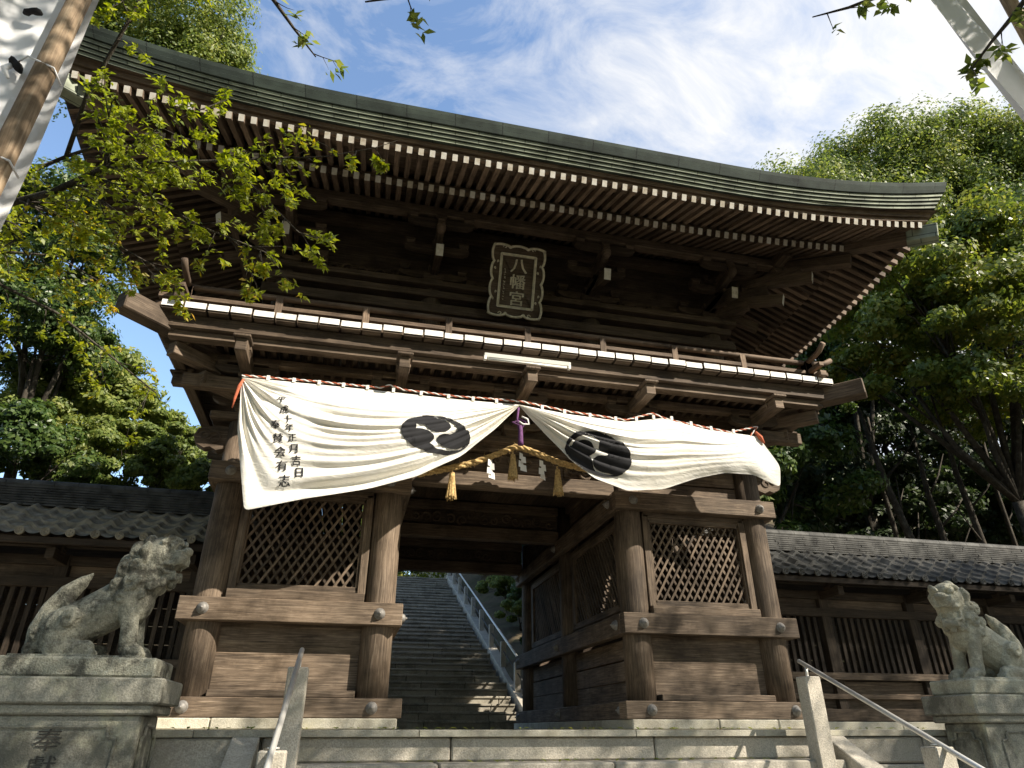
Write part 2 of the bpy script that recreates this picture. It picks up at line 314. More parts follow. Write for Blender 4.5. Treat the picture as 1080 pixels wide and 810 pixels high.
    def sphere(s, c, r, n=8, m=0, sq=(1, 1, 1)):
        prof = [(math.sin(math.pi * (i + .02) / n) , -math.cos(math.pi * (i + .02) / n)) for i in range(n + 1)]
        c = Vector(c); rr = [s._add([c + Vector((math.cos(2 * math.pi * j / (2 * n)) * q * r * sq[0], math.sin(2 * math.pi * j / (2 * n)) * q * r * sq[1], h * r * sq[2])) for j in range(2 * n)]) for q, h in prof]
        for i in range(n):
            for j in range(2 * n):
                j2 = (j + 1) % (2 * n); s.face((rr[i] + j, rr[i] + j2, rr[i + 1] + j2, rr[i + 1] + j), [(0, 0), (.03, 0), (.03, .03), (0, .03)], m)
        return s
    def build(s, name, mats, parent=None, label=None, smooth=False, bevel=0, origin=None, cat=None, group=None, kind=None):
        if not isinstance(mats, (list, tuple)): mats = [mats]
        V = np.array(s.v, float)
        if origin is None:
            lo, hi = V.min(0), V.max(0); origin = Vector(((lo[0] + hi[0]) / 2, (lo[1] + hi[1]) / 2, lo[2]))
        origin = Vector(origin)
        me = bpy.data.meshes.new(name); me.from_pydata([tuple(x) for x in (V - np.array(origin))], [], s.f)
        ul = me.uv_layers.new(name='UVMap'); ul.data.foreach_set('uv', [c for f in s.uv for p in f for c in p])
        me.polygons.foreach_set('material_index', s.m)
        if smooth: me.polygons.foreach_set('use_smooth', [True] * len(s.f))
        for x in mats: me.materials.append(x)
        me.update()
        return link(name, me, parent, origin, label, bevel, cat, group, kind)
def link(name, me, parent=None, origin=(0, 0, 0), label=None, bevel=0, cat=None, group=None, kind=None):
    o = bpy.data.objects.new(name, me); COL.objects.link(o); origin = Vector(origin)
    if parent is not None:
        o.parent = parent; o.location = origin - W_[parent.name]
    else: o.location = origin
    W_[o.name] = origin
    tag(o, label, cat, group, kind)
    if bevel:
        b = o.modifiers.new('bevel', 'BEVEL'); b.width = bevel; b.segments = 1; b.limit_method = 'ANGLE'; b.angle_limit = R(40)
    return o
def tag(o, label=None, cat=None, group=None, kind=None):
    for k, v in (('label', label), ('category', cat), ('group', group), ('kind', kind)):
        if v: o[k] = v
    return o
def thing(name, loc, label, cat, group=None):
    return link(name, None, None, loc, label, 0, cat, group)

def text2d(ch, size=1.0, fat=0.0):
    """a character as 2-D triangles centred on the origin, cap height about size"""
    cu = bpy.data.curves.new('t', 'FONT'); cu.body = ch; cu.size = size; cu.align_x = 'CENTER'; cu.align_y = 'CENTER'; cu.offset = fat; cu.resolution_u = 3
    o = bpy.data.objects.new('t', cu); COL.objects.link(o); dg = bpy.context.evaluated_depsgraph_get(); dg.update()
    me = o.evaluated_get(dg).to_mesh(); bm = bmesh.new(); bm.from_mesh(me); o.evaluated_get(dg).to_mesh_clear()
    bpy.data.objects.remove(o); bpy.data.curves.remove(cu)
    bmesh.ops.triangulate(bm, faces=bm.faces[:])
    V = np.array([v.co[:2] for v in bm.verts]).reshape(-1, 2); F = [[v.index for v in f.verts] for f in bm.faces]; bm.free()
    if len(V):
        V = V - (V.min(0) + V.max(0)) / 2
    return V, F
def flat_decal(items, place):
    """items: (V2,F) lists; place maps (x,y)->Vector; returns MB"""
    mb = MB()
    for V, F in items:
        n = mb._add([place(x, y) for x, y in V])
        for f in F: mb.face([n + i for i in f], [(V[i][0], V[i][1]) for i in f])
    return mb

# ------------------------------------------------------------------ ground, platform, steps, hill
def sstep(a, b, x):
    t = np.clip((x - a) / (b - a), 0, 1); return t * t * (3 - 2 * t)
def terrain(x, y):
    x = np.asarray(x, float); y = np.asarray(y, float)
    z = -1.6 + 1.55 * sstep(-1.0, .6, y)
    up = np.clip(y - 6.6, 0, 14.2) * .40
    z = z + up + np.clip(y - 21, 0, 60) * .04
    side = sstep(2.3, 7, x) + sstep(-3.4, -9, x) * 0
    z = z + side * np.clip(y - 6.0, 0, 40) * .34 + sstep(1.9, 2.6, x) * sstep(6.4, 7.4, y) * .5
    z = z - sstep(-4, -12, x) * np.clip(y - 8, 0, 40) * .15
    inst = (sstep(-3.2, -2.9, x) - sstep(1.9, 2.0, x)) * sstep(6, 6.5, y) * (1 - sstep(21, 22, y))
    z = z - inst * .45
    n = .12 * np.sin(x * 1.7 + y * .9) * np.sin(y * 1.3 - x * .6) + .3 * np.sin(x * .31 + 1) * np.sin(y * .27)
    return z + n * sstep(6.6, 9, y) * np.where(inst > .1, 0, 1)
ax_ = np.concatenate([[-600, -300, -150, -80], np.linspace(-45, -10, 18), np.linspace(-9.5, 9.5, 77), np.linspace(10, 45, 18), [80, 150, 300, 600]])
ay_ = np.concatenate([[-600, -300, -120, -60, -30], np.linspace(-20, 5.5, 28), np.linspace(6, 26, 60), np.linspace(27, 60, 18), [100, 200, 400, 600]])
X, Y = np.meshgrid(ax_, ay_, indexing='ij'); Z = terrain(X, Y)
mb = MB(); mb.grid(np.dstack([X, Y, Z]), mf=lambda i, j: 1 if ay_[j] < 5.9 else 0)
mb.build('ground', [M['earth'], M['ground']], kind='structure', smooth=True)
# platform with nosing slabs
mb = MB(); mb.box((0, 2.3, -.80), (34, 8.2, 1.58))
x = -17.0
while x < 17:
    l = random.uniform(1.5, 2.1); mb.box((x + l / 2, -1.60, -.028), (l - .006, .8, .05)); x += l
mb.box((0, 2.6, -.006), (34, 7.6, .006))
mb.build('stone_platform', M['granite_w'], kind='structure', bevel=.006)
# flight of front steps, each course made of long blocks
mb = MB(); NS = 9; RIS = .178; TR = .34
for k in range(NS):
    zt = -.055 - RIS * k if k == 0 else -.05 - RIS * k
    x = -2.35 + random.uniform(-.9, 0); yf = -1.93 - TR * k
    w = 2.42
    xs = [-w]; 
    while xs[-1] < w - .9: xs.append(xs[-1] + random.uniform(1.1, 1.9))
    xs[-1] = w
    for a, b in zip(xs[:-1], xs[1:]):
        mb.box(((a + b) / 2, yf + .2 - .001 * k, zt - RIS / 2 + .002), (b - a - .012, .4, RIS - .008))
mb.build('stone_steps', M['granite'], kind='structure', bevel=.012)
# rough granite retaining blocks either side of the steps
mb = MB()
for s in (-1, 1):
    for row in range(7):
        x = 2.44 + random.uniform(-.0, .0); zt = -.056 - row * .222
        while x < 14:
            l = random.uniform(1.0, 1.9); mb.box((s * (x + l / 2), -1.83 + random.uniform(-.006, .006), zt - .11), (l - .012, .3, .212)); x += l
mb.build('retaining_wall', M['granite'], None, 'rough grey granite block wall holding up the gate terrace', bevel=.014, cat='wall')
# sloped kerb slabs beside the steps
for s in (-1, 1):
    mb = MB(); sl = RIS / TR
    p0 = Vector((s * 2.53, -1.98, -.06)); p1 = Vector((s * 2.53, -1.98 - 3.0, -.06 - 3.0 * sl))
    mb.beam(p0 + Vector((0, 0, -.06)), p1 + Vector((0, 0, -.06)), .2, .16)
    mb.build('stair_kerb', M['granite'], None, 'smooth sloping granite kerb on the %s side of the front steps' % ('left' if s < 0 else 'right'), bevel=.008, cat='kerb', group='sloping kerbs beside the front steps')
# long stairs behind the gate
mb = MB(); S0 = 6.6; SR, ST = .163, .405; NST = 34
for k in range(NST):
    zt = SR * (k + 1); yf = S0 + ST * k; x = -2.9; off = random.uniform(.4, 1.5)
    xs = [-2.9, -2.9 + off]
    while xs[-1] < .9: xs.append(xs[-1] + random.uniform(1.0, 1.7))
    xs.append(1.78)
    for a, b in zip(xs[:-1], xs[1:]):
        j = random.uniform(-.006, .006)
        mb.box(((a + b) / 2, yf + .31 + j, zt - .39), (b - a - .012, .56, .68)); mb.box(((a + b) / 2, yf + .28 + j, zt - .024), (b - a - .008, .56, .05 + j))
mb.build('stone_stairway', M['stairstone'], kind='structure', bevel=.012)

# ------------------------------------------------------------------ THE GATE
gate = thing('shrine_gate', (0, 2.55, 0), 'two storeyed dark wooden shrine gate with sweeping copper roof and railed balcony', 'gate')
CX = (-3.37, -1.55, 1.55, 3.37); CY = (0.0, 2.55, 5.1)
# stone plinth course under the sills
for s in (-1, 1):
    mb = MB()
    x = 1.28
    for l in (1.05, .75, .62):
        mb.box((s * (x + l / 2), 2.55, .05), (l - .01, 5.75, .10)); x += l
    mb.build('plinth', M['granite_w'], gate, bevel=.01)
for cx in CX:
    for cy in CY:
        mb = MB(); mb.tube([(cx, cy, .1), (cx, cy, 1.2), (cx, cy, 2.4), (cx, cy, 3.3)], [.174, .173, .171, .168], 28)
        c = mb.build('column', M['wood'], gate, smooth=True)
def boss(mb, x, y, z, ax):
    mb.lathe([(.062, 0), (.06, .008), (.05, .012), (.048, .03), (.035, .048), (.012, .056), (.010, .075)], (x, y, z), ax, 12)
def rail(name, p0, p1, w, h, mat='wood', bv=.008, **k):
    mb = MB(); mb.beam(p0, p1, w, h); return mb.build(name, M[mat], gate, bevel=bv, **k)
for s in (-1, 1):
    xi, xo = 1.33 * s, 3.60 * s
    # front: sill, rails nailed across the columns
    for nm, z, h, xa, xb, yy, ww in (('sill_beam', .195, .185, 1.24, 3.72, -.16, .22), ('waist_rail', 1.125, .235, 1.30, 3.62, -.185, .13), ('tie_beam', 2.64, .225, 1.30, 3.60, -.185, .13)):
        rl = rail(nm, (s * xa, yy, z), (s * xb, yy, z), ww, h)
        for bx in (1.55, 3.37):
            mb = MB(); boss(mb, s * bx, yy - ww / 2, z, (0, -1, 0)); mb.build('boss', M['zinc'], rl, smooth=True)
    rail('ledge', (s * 1.73, -.06, 1.30), (s * 3.19, -.06, 1.30), .2, .10)
    rail('ledge', (s * 1.73, -.07, .325), (s * 3.19, -.07, .325), .22, .07)
    # lattice panel, front
    def lattice(name, fr0, fr1, axu, y, z0, z1, out):
        """u range fr0..fr1 along axu at offset; bars crossing on the slant"""
        mb = MB(); sl = 1.62
        L_ = fr1 - fr0; H_ = z1 - z0; step = .102
        for sg in (-1, 1):
            o = -H_ / sl - step
            while o < L_ + H_ / sl:
                # line u = o + t/sl*sg' , t in 0..H
                a = [(o + t / sl, t) if sg > 0 else (L_ - o - t / sl, t) for t in (0, H_)]
                (u0, t0), (u1, t1) = a
                pts = []
                du, dt = u1 - u0, t1 - t0; lo, hi = 0., 1.
                if du > 0: lo = max(lo, -u0 / du); hi = min(hi, (L_ - u0) / du)
                else: lo = max(lo, (L_ - u0) / du); hi = min(hi, -u0 / du)
                if hi - lo > .02:
                    p = Vector(y) + Vector(axu) * (fr0 + u0 + du * lo) + Vector((0, 0, z0 + t0 + dt * lo)) + Vector(out) * (.012 * sg)
                    q = Vector(y) + Vector(axu) * (fr0 + u0 + du * hi) + Vector((0, 0, z0 + t0 + dt * hi)) + Vector(out) * (.012 * sg)
                    mb.beam(p, q, .026, .022, up=out)
                o += step
        la = mb.build(name, M['wood'], gate)
        mb = MB(); A = Vector(y); U = Vector(axu); O = Vector(out) * .02
        for a, b in (((fr0 - .04, z0 - .03), (fr0 - .04, z1 + .03)), ((fr1 + .04, z0 - .03), (fr1 + .04, z1 + .03)), ((fr0 - .075, z1 + .035), (fr1 + .075, z1 + .035)), ((fr0 - .075, z0 - .035), (fr1 + .075, z0 - .035))):
            mb.beam(A + U * a[0] + Vector((0, 0, a[1])) + O, A + U * b[0] + Vector((0, 0, b[1])) + O, .09, .07, up=out)
        mb.build('lattice_frame', M['wood'], la, bevel=.006)
        return la
    a, b = sorted((s * 1.84, s * 3.10))
    lattice('lattice_panel', a, b, (1, 0, 0), (0, 0, 0), 1.42, 2.42, (0, -1, 0))
    mb = MB()
    for xx in (1.77, 3.16): mb.box((s * xx, -.01, 1.93), (.09, .14, 1.16))
    mb.box((s * 2.46, -.02, 2.52), (1.45, .12, .09))
    mb.build('panel_post', M['wood'], gate, bevel=.006)
    # plank panel, front below the waist
    mb = MB()
    for i, (z, h) in enumerate(((.53, .36), (.87, .32))): mb.box((s * 2.46, .03 + .003 * i, z), (1.5, .05, h - .002))
    mb.build('plank_panel', M['wood'], gate, bevel=.002)
    mb = MB()
    for z, h in ((2.87, .22), (3.1, .22)): mb.box((s * 2.46, .03, z), (1.5, .05, h - .006))
    mb.build('plank_panel', M['wood'], gate, bevel=.005)
    # passage side and outer side: rails, lattice, planks
    for X0, sg in ((1.55 * s, -s), (3.37 * s, s)):
        mat = 'wood'
        for nm, z, h in (('sill_beam', .195, .185), ('waist_rail', 1.125, .235), ('tie_beam', 2.64, .225)):
            rl = rail(nm, (X0 + sg * .185, -.10, z), (X0 + sg * .185, 5.33, z), .13, h, mat)
            if sg == -s:
                for cy in CY:
                    mb = MB(); boss(mb, X0 + sg * .25, cy + (.0 if cy else .02), z, (sg, 0, 0)); mb.build('boss', M['zinc'], rl, smooth=True)
        for y0, y1 in ((.2, 2.35), (2.75, 4.9)):
            if sg == -s: lattice('lattice_panel', y0 + .18, y1 - .18, (0, 1, 0), (X0, 0, 0), 1.42, 2.40, (sg, 0, 0))
            else:
                mb = MB()
                for k in range(5): mb.box((X0, (y0 + y1) / 2, 1.39 + .24 * k), (.05, y1 - y0, .232))
                mb.build('plank_panel', M['wood_d'], gate)
            mb = MB()
            for i, (z, h) in enumerate(((.40, .24), (.64, .24), (.89, .24))): mb.box((X0 + .004 * i, (y0 + y1) / 2, z), (.05, y1 - y0, h - .008))
            mb.box((X0, (y0 + y1) / 2, 1.29), (.1, y1 - y0, .09)); mb.box((X0, (y0 + y1) / 2, 2.50), (.1, y1 - y0, .07))
            for yy in (y0 + .05, y1 - .05): mb.box((X0, yy, 1.93), (.09, .1, 1.16))
            for z in (2.87, 3.1): mb.box((X0, (y0 + y1) / 2, z), (.05, y1 - y0, .22))
            mb.build('plank_panel', M[mat], gate, bevel=.004)
    mb = MB()   # rear wall, ceiling and back partition of the guardian room
    for k in range(12): mb.box((s * 2.46, 5.1, .4 + .24 * k), (1.5, .05, .232))
    for k in range(10): mb.box((s * 2.46, 2.6, .4 + .24 * k), (1.5, .04, .232))
    for k in range(6): mb.box((s * (1.70 + .3 * k), 2.55, 2.95), (.292, 5.0, .03))
    mb.build('room_boards', M['wood_d'], gate)
# lintels over the passage
def scrolls(mb, x0, x1, y, z0, z1, n, ny=-1, seed=1):
    rr = random.Random(seed)
    for k in range(n):
        cx = x0 + (x1 - x0) * (k + .5) / n + rr.uniform(-.03, .03); cz = (z0 + z1) / 2 + rr.uniform(-.2, .2) * (z1 - z0); r = (z1 - z0) * rr.uniform(.25, .42); d = rr.choice((-1, 1)); ph = rr.uniform(0, 6)
        pts = [(cx + d * r * (1 - t * .8) * math.cos(ph + t * 8), y + ny * .02 * (1 - t), cz + r * (1 - t * .8) * math.sin(ph + t * 8)) for t in np.linspace(0, 1, 14)]
        mb.tube(pts, [.022 - .010 * t for t in np.linspace(0, 1, 14)], 6)
for yy, mt in ((0.0, 'wood'), (2.55, 'wood_d'), (5.1, 'wood_d')):
    mb = MB(); mb.beam((-1.36, yy, 2.82), (1.36, yy, 2.82), .17, .20)
    if yy == 0: mb.beam((-1.36, yy, 3.27), (1.36, yy, 3.27), .15, .12)
    else: mb.beam((-1.36, yy, 3.25), (1.36, yy, 3.25), .2, .14)
    li = mb.build('lintel', M[mt], gate, bevel=.01)
    mb = MB(); mb.box((0, yy + .03, 3.06), (2.7, .05, .28)); mb.build('lintel_board', M['wood_d'], li)
    for a_, b_, n_, sd_ in (((-1.3, -.75, 3, 2), (.75, 1.3, 3, 3), (-.3, .3, 3, 8)) if yy == 0 else ((-1.3, 1.3, 14, 5),)):
        mb = MB(); scrolls(mb, a_, b_, yy - .02, 2.95, 3.19, n_, seed=sd_); mb.box(((a_ + b_) / 2, yy - .005, 3.07), (b_ - a_ + .1, .03, .22)); mb.build('carving', M['wood' if yy == 0 else 'wood_d'], li)
mb = MB()
for k in range(10): mb.box((-1.35 + .3 * k, 2.55, 3.36), (.294, 5.2, .03))
mb.build('passage_ceiling', M['wood_d'], gate)
# cross beams between the storeys
for s in (-1, 1):
    for X0 in (1.55, 3.37):
        rail('cross_beam', (s * X0, -.05, 3.27), (s * X0, 5.2, 3.27), .16, .14, 'wood_d')
# wall plate and boards above the columns
rail('wall_plate', (-3.75, 0, 3.36), (3.75, 0, 3.36), .34, .09, 'wood_o')
mb = MB()
for k in range(3): mb.box((0, .05, 3.53 + .24 * k), (7.0, .05, .232))
for s in (-1, 1):
    for k in range(4): mb.box((s * 3.42, 2.55, 3.3 + .24 * k), (.05, 5.2, .232))
mb.build('bracket_wall', M['wood_d'], gate)
# carved nosing at the outer columns
for s in (-1, 1):
    prof = [(0, -.13), (.12, -.17), (.2, -.13), (.26, -.15), (.36, -.10), (.40, 0), (.36, .1), (.26, .13), (.14, .15), (0, .13)]
    mb = MB(); mb.prism([(s * x, z) for x, z in prof], (s * 3.5, -.07, 3.1), (1, 0, 0), (0, 0, 1), (0, .14, 0))
    for cx, cz, r in ((.16, -.02, .09), (.28, .02, .08)):
        mb.tube([(s * (3.5 + cx + r * (1 - t * .75) * math.cos(t * 8)), -.075, 3.1 + cz + r * (1 - t * .75) * math.sin(t * 8)) for t in np.linspace(0, 1, 18)], .013, 6)
    mb.build('carved_nosing', M['wood'], gate, bevel=.01)
# ---- balcony brackets
def block(mb, x, y, z, w=.17, h=.11, m=0):
    mb.box((x, y, z + h * .75), (w, w, h * .5), m=m); mb.box((x, y, z + h * .25), (w * .72, w * .72, h * .5), taper=1.32, m=m)
def bracket_arm(mb, p, d, l, h=.11, w=.10):
    """bow-shaped arm centred p along d"""
    d = Vector(d); prof = [(-l, .0 + h * .5), (-l, h), (l, h), (l, h * .5), (l * .82, h * .12), (l * .6, 0), (-l * .6, 0), (-l * .82, h * .12)]
    sd_ = d.cross(Vector((0, 0, 1))); mb.prism(prof, Vector(p) - sd_ * w / 2, d, (0, 0, 1), sd_ * w)
BX = (-3.37, -1.55, 0.0, 1.55, 3.37)
for x in BX:
    mb = MB(); block(mb, x, 0, 3.41, .3, .17); bracket_arm(mb, (x, 0, 3.56), (1, 0, 0), .42)
    bracket_arm(mb, (x, -.15, 3.56), (0, 1, 0), .42); block(mb, x, -.45, 3.66)
    for dx in (-.34, .34): block(mb, x + dx, 0, 3.67, .15)
    bracket_arm(mb, (x, -.45, 3.76), (1, 0, 0), .36); bracket_arm(mb, (x, -.40, 3.76), (0, 1, 0), .5)
    for dx in (-.29, 0, .29): block(mb, x + dx, -.45, 3.87, .14, .09)
    bs = mb.build('bracket_set', M['wood_o'], gate, bevel=.006)
    mb = MB(); block(mb, x, -.85, 3.80, .17, .10)
    mb.beam((x, -.5, 3.83), (x, -1.10, 3.83), .13, .15); mb.box((x, -1.03, 3.925), (.19, .24, .035))
    mb.build('bracket_nose', M['wood_o'], bs, bevel=.008)
for s in (-1, 1):
    mb = MB(); d = Vector((s, -1, 0)).normalized(); c = Vector((s * 3.37, 0, 0))
    mb.beam(c + Vector((0, 0, 3.66)), c + d * .7 + Vector((0, 0, 3.66)), .14, .16); mb.beam(c + Vector((0, 0, 3.85)), c + d * 1.12 + Vector((0, 0, 3.85)), .15, .16)
    for a in (.5, 1.0): block(mb, *(c + d * a + Vector((0, 0, 3.76 if a < 1 else 3.93)))[:3], .17, .1)
    mb.beam((s * 3.4, -.45, 3.62), (s * 4.05, -.45, 3.62), .13, .16)
    mb.build('corner_bracket', M['wood_o'], gate, bevel=.008)
    mb = MB(); mb.beam(c + d * .3 + Vector((0, 0, 4.10)), c + d * 1.78 + Vector((0, 0, 4.12)), .21, .23); mb.build('corner_beam', M['wood'], gate, bevel=.012)
    for nx in (.0,):   # side noses toward +-X
        for yy in (0.0, 2.55, 5.1):
            mb = MB(); mb.beam((s * 3.5, yy, 3.83), (s * 4.30, yy, 3.83), .12, .14); block(mb, s * 4.15, yy, 3.9, .15, .09); mb.box((s * 4.24, yy, 3.922), (.2, .17, .03)); mb.build('bracket_nose', M['wood_o'], gate, bevel=.008)
# purlins, balcony edge
rail('balcony_purlin', (-4.2, -.85, 3.985), (4.2, -.85, 3.985), .13, .09, 'wood_o')
rail('balcony_purlin', (-3.9, -.45, 3.95), (3.9, -.45, 3.95), .12, .09, 'wood_o')
rail('edge_beam', (-4.25, -.93, 4.115), (4.25, -.93, 4.115), .10, .16, 'wood_d')
for s in (-1, 1):
    rail('edge_beam', (s * 4.30, -.85, 4.115), (s * 4.30, 5.9, 4.115), .10, .16, 'wood_d')
    rail('balcony_purlin', (s * 4.22, -.7, 3.985), (s * 4.22, 5.8, 3.985), .13, .09, 'wood_o')
mb = MB()
for k in range(60): mb.beam((-4.05 + .137 * k, -.8, 4.07), (-4.05 + .137 * k, -.02, 4.07), .05, .07)
mb.build('floor_joists', M['wood_r'], gate)
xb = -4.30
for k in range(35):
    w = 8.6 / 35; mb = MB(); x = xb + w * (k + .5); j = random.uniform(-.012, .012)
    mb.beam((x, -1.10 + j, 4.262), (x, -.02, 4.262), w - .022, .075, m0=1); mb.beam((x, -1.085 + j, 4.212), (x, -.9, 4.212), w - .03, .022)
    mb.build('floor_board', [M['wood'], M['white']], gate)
for s in (-1, 1):
    mb = MB()
    for k in range(26): mb.beam((s * 3.45, .05 + .225 * k, 4.26), (s * 4.42, .05 + .225 * k, 4.26), .205, .07)
    mb.build('side_floor', M['wood'], gate)
# railing
def railing_run(p0, p1, posts, nm='railing', ext0=0, ext1=0):
    p0, p1 = Vector(p0), Vector(p1); d = (p1 - p0).normalized(); mb = MB()
    for z, w, h in ((4.345, .10, .08), (4.49, .075, .06)): mb.beam(p0 - d * .30 + Vector((0, 0, z)), p1 + d * .30 + Vector((0, 0, z)), w, h)
    rp_ = mb.build(nm, M['wood_r'], gate, bevel=.006)
    pts = [p0 - d * .42 + Vector((0, 0, 4.75)), p0 - d * .30 + Vector((0, 0, 4.68)), p0 - d * .15 + Vector((0, 0, 4.655)), p0 + d * .2 + Vector((0, 0, 4.645))] 
    pts += [p0.lerp(p1, t) + Vector((0, 0, 4.645)) for t in np.linspace(.1, .9, 8)]
    pts += [p1 - d * .2 + Vector((0, 0, 4.645)), p1 + d * .15 + Vector((0, 0, 4.655)), p1 + d * .30 + Vector((0, 0, 4.68)), p1 + d * .42 + Vector((0, 0, 4.75))]
    mb = MB(); mb.tube(pts, [.038] * 3 + [.04] * (len(pts) - 6) + [.038] * 3, 10); mb.build('hand_rail', M['wood_r'], rp_, smooth=True)
    for k in range(posts):
        p = p0.lerp(p1, k / (posts - 1)); mb = MB(); mb.box(p + Vector((0, 0, 4.50)), (.085, .085, .30) if 0 < k < posts - 1 else (.11, .11, .30)); 
        mb.build('post', M['wood_r'], rp_, bevel=.006)
railing_run((-4.12, -.86, 0), (4.12, -.86, 0), 9)
for s in (-1, 1): railing_run((s * 4.12, -.86, 0), (s * 4.12, 5.9, 0), 8)
# ---- upper storey
mb = MB()
for k in range(11): mb.box((0, .08, 4.42 + .24 * k), (6.5, .06, .234))
for s in (-1, 1):
    for k in range(11): mb.box((s * 3.22, 2.55, 4.42 + .24 * k), (.06, 5.1, .234))
mb.box((0, 5.1, 5.7), (6.5, .06, 2.6))
mb.build('upper_wall', M['wood_d'], gate)
UX = (-3.2, -1.2, 1.2, 3.2)
for x in UX:
    mb = MB(); mb.tube([(x, 0, 4.3), (x, 0, 5.6)], .15, 18); mb.build('upper_column', M['wood_d'], gate, smooth=True)
for nm, z, h, w, ex in (('upper_beam', 4.86, .17, .24, 3.42), ('upper_beam', 5.24, .15, .34, 3.48), ('upper_beam', 5.50, .11, .28, 3.46), ('upper_beam', 5.66, .09, .36, 3.56)):
    rail(nm, (-ex, -.04, z), (ex, -.04, z), w, h, 'wood_d')
    for s in (-1, 1): rail(nm, (s * 3.24, -.15, z + .003), (s * 3.24, 5.3, z + .003), w * .8, h - .01, 'wood_d')
for x in UX:
    mb = MB(); block(mb, x, 0, 5.70, .30, .16); bracket_arm(mb, (x, 0, 5.84), (1, 0, 0), .5, .12); bracket_arm(mb, (x, -.1, 5.84), (0, 1, 0), .55, .12)
    for dx in (-.42, 0, .42): block(mb, x + dx, -.02, 5.95, .16, .1)
    bracket_arm(mb, (x, -.4, 6.03), (1, 0, 0), .46, .11); bracket_arm(mb, (x, -.2, 6.03), (0, 1, 0), .66, .11)
    for dx in (-.38, 0, .38): block(mb, x + dx, -.4, 6.13, .15, .09)
    bracket_arm(mb, (x, -.8, 6.18), (1, 0, 0), .46, .1); 
    for dx in (-.38, 0, .38): block(mb, x + dx, -.8, 6.27, .15, .08)
    bs = mb.build('bracket_set', M['wood_d'], gate, bevel=.006)
    mb = MB(); mb.beam((x, -.84, 5.755), (x, .05, 6.02), .10, .17, m0=1); mb.build('tail_rafter', [M['wood_d'], M['cream']], bs)
    mb = MB(); mb.beam((x, -.9, 6.2), (x, 0, 6.2), .1, .12); mb.sphere((x, -.86, 6.12), .085, 6, sq=(.8, 1, 1.1)); mb.build('carved_head', M['wood_r'], bs, bevel=.01)
for s in (-1, 1):
    d = Vector((s, -1, 0)).normalized(); c = Vector((s * 3.2, 0, 0)); mb = MB()
    mb.beam(c + d * 1.16 + Vector((0, 0, 5.76)), c + Vector((0, 0, 6.08)), .10, .16, m0=1); mb.build('tail_rafter', [M['wood_d'], M['cream']], gate)
    mb = MB(); mb.beam(c + d * 1.62 + Vector((0, 0, 6.0)), c + d * .2 + Vector((0, 0, 6.3)), .11, .16, m0=1); mb.build('tail_rafter', [M['wood_d'], M['cream']], gate)
    mb = MB()
    for a, z in ((.3, 5.84), (.62, 6.02), (1.15, 6.18)): mb.beam(c + Vector((0, 0, z)), c + d * (a + .35) + Vector((0, 0, z)), .12, .13); block(mb, *(c + d * a + Vector((0, 0, z + .06)))[:3], .16, .1)
    mb.build('corner_bracket', M['wood_d'], gate, bevel=.006)
    for yy in (0.0, 1.7, 3.4, 5.1):
        mb = MB(); mb.beam((s * 4.06, yy, 5.76), (s * 3.15, yy, 6.02), .085, .15, m0=1); bracket_arm(mb, (s * 3.3, yy, 5.84), (1, 0, 0), .5); bracket_arm(mb, (s * 3.22, yy, 5.84), (0, 1, 0), .5); bracket_arm(mb, (s * 4.0, yy, 6.18), (0, 1, 0), .46)
        for dx in (.1, .5, .8): block(mb, s * (3.2 + dx), yy, 5.97 + dx * .35, .15, .1)
        mb.build('tail_rafter', [M['wood_d'], M['cream']], gate)
mb = MB(); scrolls(mb, -3.0, 3.0, .02, 5.74, 5.98, 26, seed=12); mb.build('carving', M['wood_d'], gate, smooth=True)
rail('eave_purlin', (-4.35, -.8, 6.40), (4.35, -.8, 6.40), .15, .14, 'wood_d')
rail('wall_purlin', (-3.6, 0, 6.72), (3.6, 0, 6.72), .16, .16, 'wood_d')
for s in (-1, 1): rail('eave_purlin', (s * 4.0, -1.15, 6.40), (s * 4.0, 6.2, 6.40), .15, .14, 'wood_d')
# ---- rafters
HX, HY, YC = 3.37, 2.55, 2.55        # wall half sizes used for the hips
OV = 2.5                             # overhang to the roof edge
def lift(d):                          # d = distance from the corner along the edge
    return .47 * max(0., (3.7 - d) / 3.7) ** 2.2
def edge_pt(side, a, o, z):
    """side 'f','b','l','r'; a = coordinate along the edge; o = distance outside the wall line"""
    if side == 'f': return Vector((a, -o, z))
    if side == 'b': return Vector((a, 2 * YC + o, z))
    if side == 'r': return Vector((HX + o, a + YC, z))
    return Vector((-HX - o, a + YC, z))
def halfw(side, o): return (HX if side in 'fb' else HY) + o
def fly_z(o, l): return 6.05 + (2.22 - o) * .42 + l * (.55 + .2 * (o - 1.4))
def base_z(o, l): return 6.20 + (1.5 - o) * .5 + l * .35 * max(0, o) / 1.5
def rafters(side, kind):
    out = []
    tip = 2.22 if kind == 'fly' else 1.5; hw = halfw(side, tip) - .07; n = int(2 * hw / .1335); 
    for k in range(n + 1):
        a = -hw + 2 * hw * k / n
        W = HX if side in 'fb' else HY
        inner = max(0 if kind == 'base' else 1.38, abs(a) - W + .06)
        if kind == 'base': inner = max(inner, -.1 if abs(a) < W - .1 else inner)
        if tip - inner < .1: continue
        l = lift(hw + .3 - abs(a))
        zf = fly_z if kind == 'fly' else base_z
        out.append((a, edge_pt(side, a, tip, zf(tip, l)), edge_pt(side, a, inner, zf(inner, l))))
    return out
